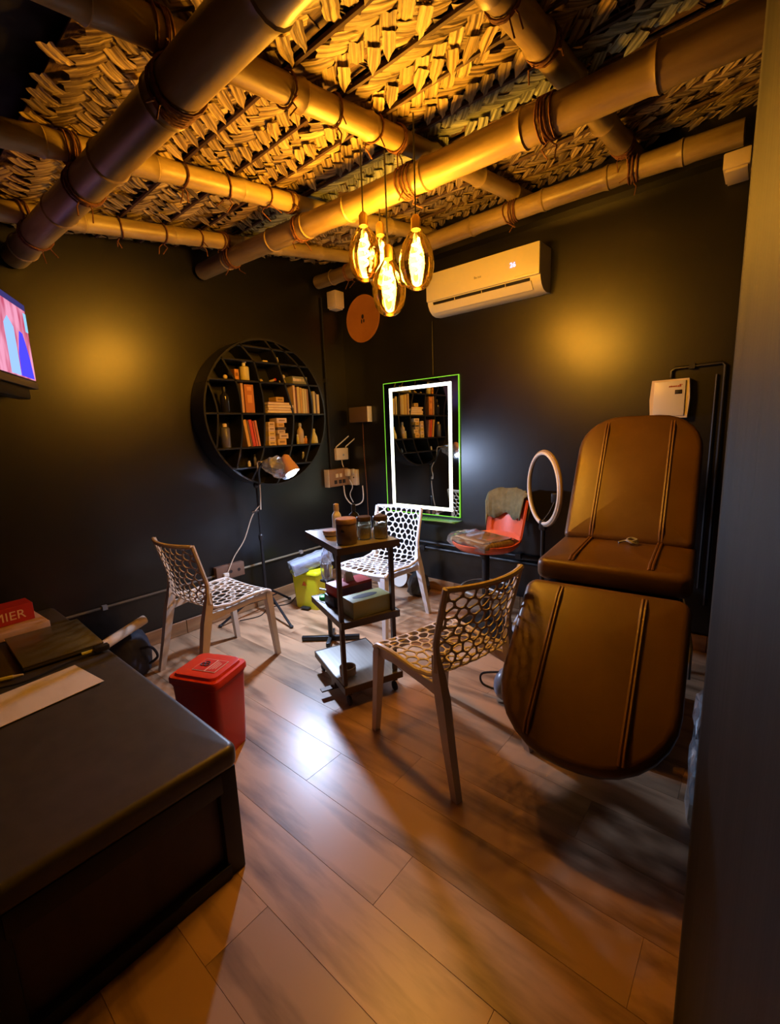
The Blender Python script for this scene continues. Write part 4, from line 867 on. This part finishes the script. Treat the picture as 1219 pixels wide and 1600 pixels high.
bk.add(vs, fs).build('backrest', M_orange, t, ang=60)
MB().lathe([(.10, .56), (.10, .572), (.03, .575)], 16).build('mount_plate', M_black, t); MB().tube([(0, 0, .05), (0, 0, .57)], .026, 12).build('column', M_black, t)
MB().torus((0, 0, .30), .17, .011, 30, 8).build('foot_ring', M_steel, t)
for a in range(3): MB().tube([(.024*math.cos(a*2.1), .024*math.sin(a*2.1), .30), (.17*math.cos(a*2.1), .17*math.sin(a*2.1), .30)], .007, 6).build('ring_spoke', M_steel, t)
MB().lathe([(.21, 0), (.21, .012), (.17, .03), (.05, .05), (.03, .06)], 28).build('base', M_black, t)
stR = math.radians(-108+90)
def stl(p): return (-1.45+p[0]*math.cos(stR)-p[1]*math.sin(stR), 2.74+p[0]*math.sin(stR)+p[1]*math.cos(stR), p[2])
tv = MB(); n = 26; rg = []; rng = random.Random(2)          # towel folded over the back
prf = [(-1, -.15), (-1, -.10), (-1, -.04), (-.8, .020), (0, .040), (.8, .022), (1, -.06), (1, -.15)]
for i in range(n+1):
    u = -.95+2.25*i/n; ring = []
    for k, (o, dz) in enumerate(prf):
        x, y, z = bpt(max(-1, min(1, u)), 1, 0); a = math.atan2(y, x) + (.25*(u-1) if u > 1 else 0)
        zz = z+dz+(.02*math.sin(i*.55+1) if k in (0, 7) else .004*math.sin(i*.8))-(.25*(u-1) if u > 1 else 0)
        Rb = .235+.05*max(0, min(1, (zz-.63)/.31)); w = .007*math.sin(i*1.9+k*.4)+.003*rng.uniform(-1, 1)
        Rr = Rb+o*(.024+abs(w)) if o else Rb+w
        ring.append(stl((Rr*math.cos(a), Rr*math.sin(a)*.96, zz)))
    rg.append(ring)
vs = [p for r_ in rg for p in r_]; m_ = len(prf); fs = [(i*m_+k, i*m_+k+1, (i+1)*m_+k+1, (i+1)*m_+k) for i in range(n) for k in range(m_-1)]
tw2 = MB().add(vs, fs); two = solo(tw2, 'towel', mat('olive_towel', (.13, .125, .06), .9, col2=(.19, .18, .09), ns=(25, 25, 25), bump=.4), 'olive green towel folded over the back of the coral stool', 'towel', ang=70)
md = two.modifiers.new('thickness', 'SOLIDIFY'); md.thickness = .008; md.offset = 0
t = thing('folded_garment', 'brown ribbed garment folded in clear plastic on the coral stool seat', 'garment', (-1.475, 2.70, .622), math.radians(-20))
gm = mat('brown_rib_knit', (.26, .17, .085), .85, col2=(.50, .37, .20), ns=(3, 70, 3), nscale=1, bump=.6)
MB().rbox((.02, 0, .026), (.36, .28, .045), .02, 3).build('garment', gm, t); MB().rbox((.03, .0, .052), (.30, .25, .018), .008, 2).build('top_fold', gm, t)
rng = random.Random(9); rg = []
for k in range(11):
    u = -.30+.52*k/10; f = max(.15, min(1, (u+.32)/.14)); rg.append([(u, (.15+.006*rng.uniform(-1, 1))*cx*f, .03+(.038+.006*rng.uniform(-1, 1))*cz*f) for cx, cz in ((-1, -.7), (0, -.75), (1, -.7), (1, .3), (.6, 1), (.2, 1), (-.2, 1), (-.6, 1), (-1, .3))])
MB().rings(rg).build('film', M_clear2, t, smooth=False)

# ------------------------------------------------------------------ ring light
t = thing('ring_light', 'unlit ring light on a black stand between the stool and the couch', 'ring light', (-.995, 2.6, 0))
RM = rotM((0, 0, 1.045), rx=PI/2, rz=math.radians(-135+90))
MB().torus((0, 0, 0), .215, .015, 48, 10, M=RM, sx=.9, sz=.8).build('ring_housing', mat('ring_housing', (.30, .22, .14), .4), t)
MB().torus((0, 0, .008), .208, .010, 48, 8, M=RM).build('diffuser', mat('ring_diffuser', (.72, .70, .66), .45), t)
MB().tube([(0, 0, .02), (0, 0, .82)], .013, 10).build('pole', M_black, t); MB().rbox((0, 0, .825), (.04, .04, .06), .006).build('bracket', M_black, t)
MB().tube([(0, 0, .85), (.03, .02, .90), (.05, .04, .96)], .006, 6).build('phone_arm', M_black, t); MB().rbox((.055, .045, .985), (.05, .02, .06), .006).build('phone_clip', M_black, t)
for a in (20, 140, 260): a = math.radians(a); MB().tube([(0, 0, .22), (.26*math.cos(a), .26*math.sin(a), .012)], .008, 6).build('leg', M_black, t)

# ------------------------------------------------------------------ things on the massage bed
BZ = .461
t = thing('laptop', 'closed dark olive laptop lying on the massage bed', 'laptop', (-2.535, .485, BZ+.004), math.radians(-2))
MB().rbox((0, 0, .010), (.44, .30, .014), .005).build('base', mat('laptop_base', (.06, .05, .035), .35), t); MB().rbox((0, 0, .0215), (.44, .30, .008), .003).build('lid', mat('laptop_lid', (.085, .07, .032), .28), t)
t = thing('paper_sheet', 'long white paper sheet on the near end of the massage bed', 'paper', (-2.06, .26, BZ+.0045), math.radians(7)); MB().rbox((0, 0, .001), (.255, .48, .002), .0005, 1).build('sheet', M_paper, t, smooth=False)
t = thing('paper_box', 'flat tan paper parcel under the red box on the massage bed', 'parcel', (-2.93, .35, BZ+.004), math.radians(3)); MB().rbox((0, 0, .02), (.28, .36, .04), .004).build('parcel', mat('tan_paper', (.52, .32, .20), .7), t)
t = thing('red_box', 'red box printed PREMIER at the left edge of the massage bed', 'box', (-2.955, .325, BZ+.045), math.radians(3)); MB().rbox((0, 0, .045), (.12, .34, .09), .002, 1).build('carton', mat('premier_red', (.42, .02, .02), .45), t); text('lettering', 'PREMIER', .064, mat('pale_print', (.80, .62, .48), .5), t, FACE_PX((.0606, .015, .042)))
for nm, m, lab, p0, p1 in (('highlighter', mat('yellow_pen', (.62, .55, .10), .4), 'yellow capped marker beside the laptop front edge', (-2.29, .53), (-2.285, .58)), ('highlighter', mat('yellow_pen', (.62, .55, .10), .4), 'yellow marker near the left corner of the laptop', (-2.33, .20), (-2.30, .29))):
    t = thing(nm, lab, 'pen', (p0[0], p0[1], BZ+.012)); d = Vector((p1[0]-p0[0], p1[1]-p0[1], 0)); MB().tube([(0, 0, 0), d], .009, 8).build('barrel', m, t); MB().tube([d, d*1.35], [.007, .004], 8).build('tip', M_cream, t)
solo(MB().tube(cr([(-2.27, .62, .470), (-2.26, .5, .470), (-2.24, .4, .470), (-2.22, .3, .470), (-2.26, .2, .470), (-2.3, .12, .470)]), .004, 6), 'charger_cable', M_black, 'black cable along the front edge of the laptop', 'cable')
t = thing('adapter', 'black power adapter at the corner of the laptop on the bed', 'adapter', (-2.275, .655-.05, BZ+.004)); MB().rbox((0, 0, .013), (.035, .06, .026), .004).build('case', M_black, t)
# behind the bed
t = thing('rolled_paper', 'pale rolled paper tube leaning from the black bag onto the bed', 'paper roll', (-2.84, 1.0, .335)); MB().tube([(0, 0, 0), (.09, -.27, -.045)], .028, 14).build('roll', M_paper, t); MB().tube([(-.001, .003, .0005), (.0, .0, 0)], .02, 12).build('hollow_end', M_dark, t)
t = thing('black_bag', 'dark blue black cloth bag slumped on the floor behind the bed', 'bag', (-2.93, .90, 0)); rng = random.Random(4); rg = []
for k, (R, z) in enumerate([(.10, 0), (.135, .02), (.14, .09), (.125, .17), (.10, .235), (.05, .265)]): rg.append([(R*(1+.16*math.sin(3*a+k)+.06*rng.uniform(-1, 1))*math.cos(a), R*(1.1+.12*math.sin(4*a))*math.sin(a), z) for a in [2*PI*i/18 for i in range(18)]])
M_bag = mat('navy_cloth', (.012, .012, .022), .75, col2=(.03, .03, .05), ns=(6, 6, 6), bump=.3); MB().rings(rg).build('sack', M_bag, t, ang=70); MB().tube(cr([(.11, .05, .17), (.17, .09, .18), (.19, .11, .12), (.14, .08, .07)]), .008, 6).build('strap', M_bag, t)

# ------------------------------------------------------------------ odds and ends on the floor
t = thing('foot_pedal', 'grey blue rounded foot pedal with a cable loop beside the couch', 'pedal', (-.95, 2.02, 0)); MB().ball((0, 0, .085), (.06, .085, .085), 16, 10).build('shell', mat('grey_blue_plastic', (.12, .15, .22), .3), t); MB().tube(cr([(-.03, -.03, .05), (-.11, -.05, .07), (-.12, -.04, .12), (-.03, -.02, .15)]), .006, 6).build('cable_loop', M_black, t)
rg = []; rng = random.Random(14)
for k, (R, z) in enumerate([(.06, 0), (.09, .03), (.085, .09), (.06, .15), (.02, .18)]): rg.append([(R*(1+.22*rng.uniform(-1, 1))*math.cos(a), R*(1+.22*rng.uniform(-1, 1))*math.sin(a), z) for a in [2*PI*i/12 for i in range(12)]])
solo(MB().rings(rg), 'white_bag', mat('white_plastic_film', (.55, .58, .66), .4), 'crumpled white plastic bag on the floor behind the foreground chair', 'bag', smooth=False, loc=(-1.16, 2.75, 0))
rg = [[(1.25*x, 1.1*y, 1.15*z) for x, y, z in r_] for r_ in rg]
solo(MB().rings(rg), 'dark_bag', mat('dark_film', (.02, .02, .02), .35), 'dark crumpled bag under the mirror behind the white chair', 'bag', smooth=False, loc=(-2.25, 3.02, 0))
t = thing('white_dish', 'round white dish leaning on the skirting under the white chair', 'dish', (-2.50, 3.08, .095)); MB().lathe([(.01, 0), (.06, .0), (.088, .014), (.09, .018), (.06, .008), (.01, .006)], 24, M=rotM((0, 0, 0), rx=PI/2-.25)).build('dish', M_white, t)

rg = []; rng = random.Random(21)
for k in range(9): rg.append([((.018+.010*rng.uniform(-1, 1))*math.cos(a), (.06+.04*rng.uniform(-1, 1))*math.sin(a), .06*k) for a in [2*PI*i/9 for i in range(9)]])
solo(MB().rings(rg), 'crumpled_film', M_clear, 'crumpled clear plastic film stuffed between the couch and the right wall', 'plastic film', smooth=False, loc=(-.10, 1.72, 0))
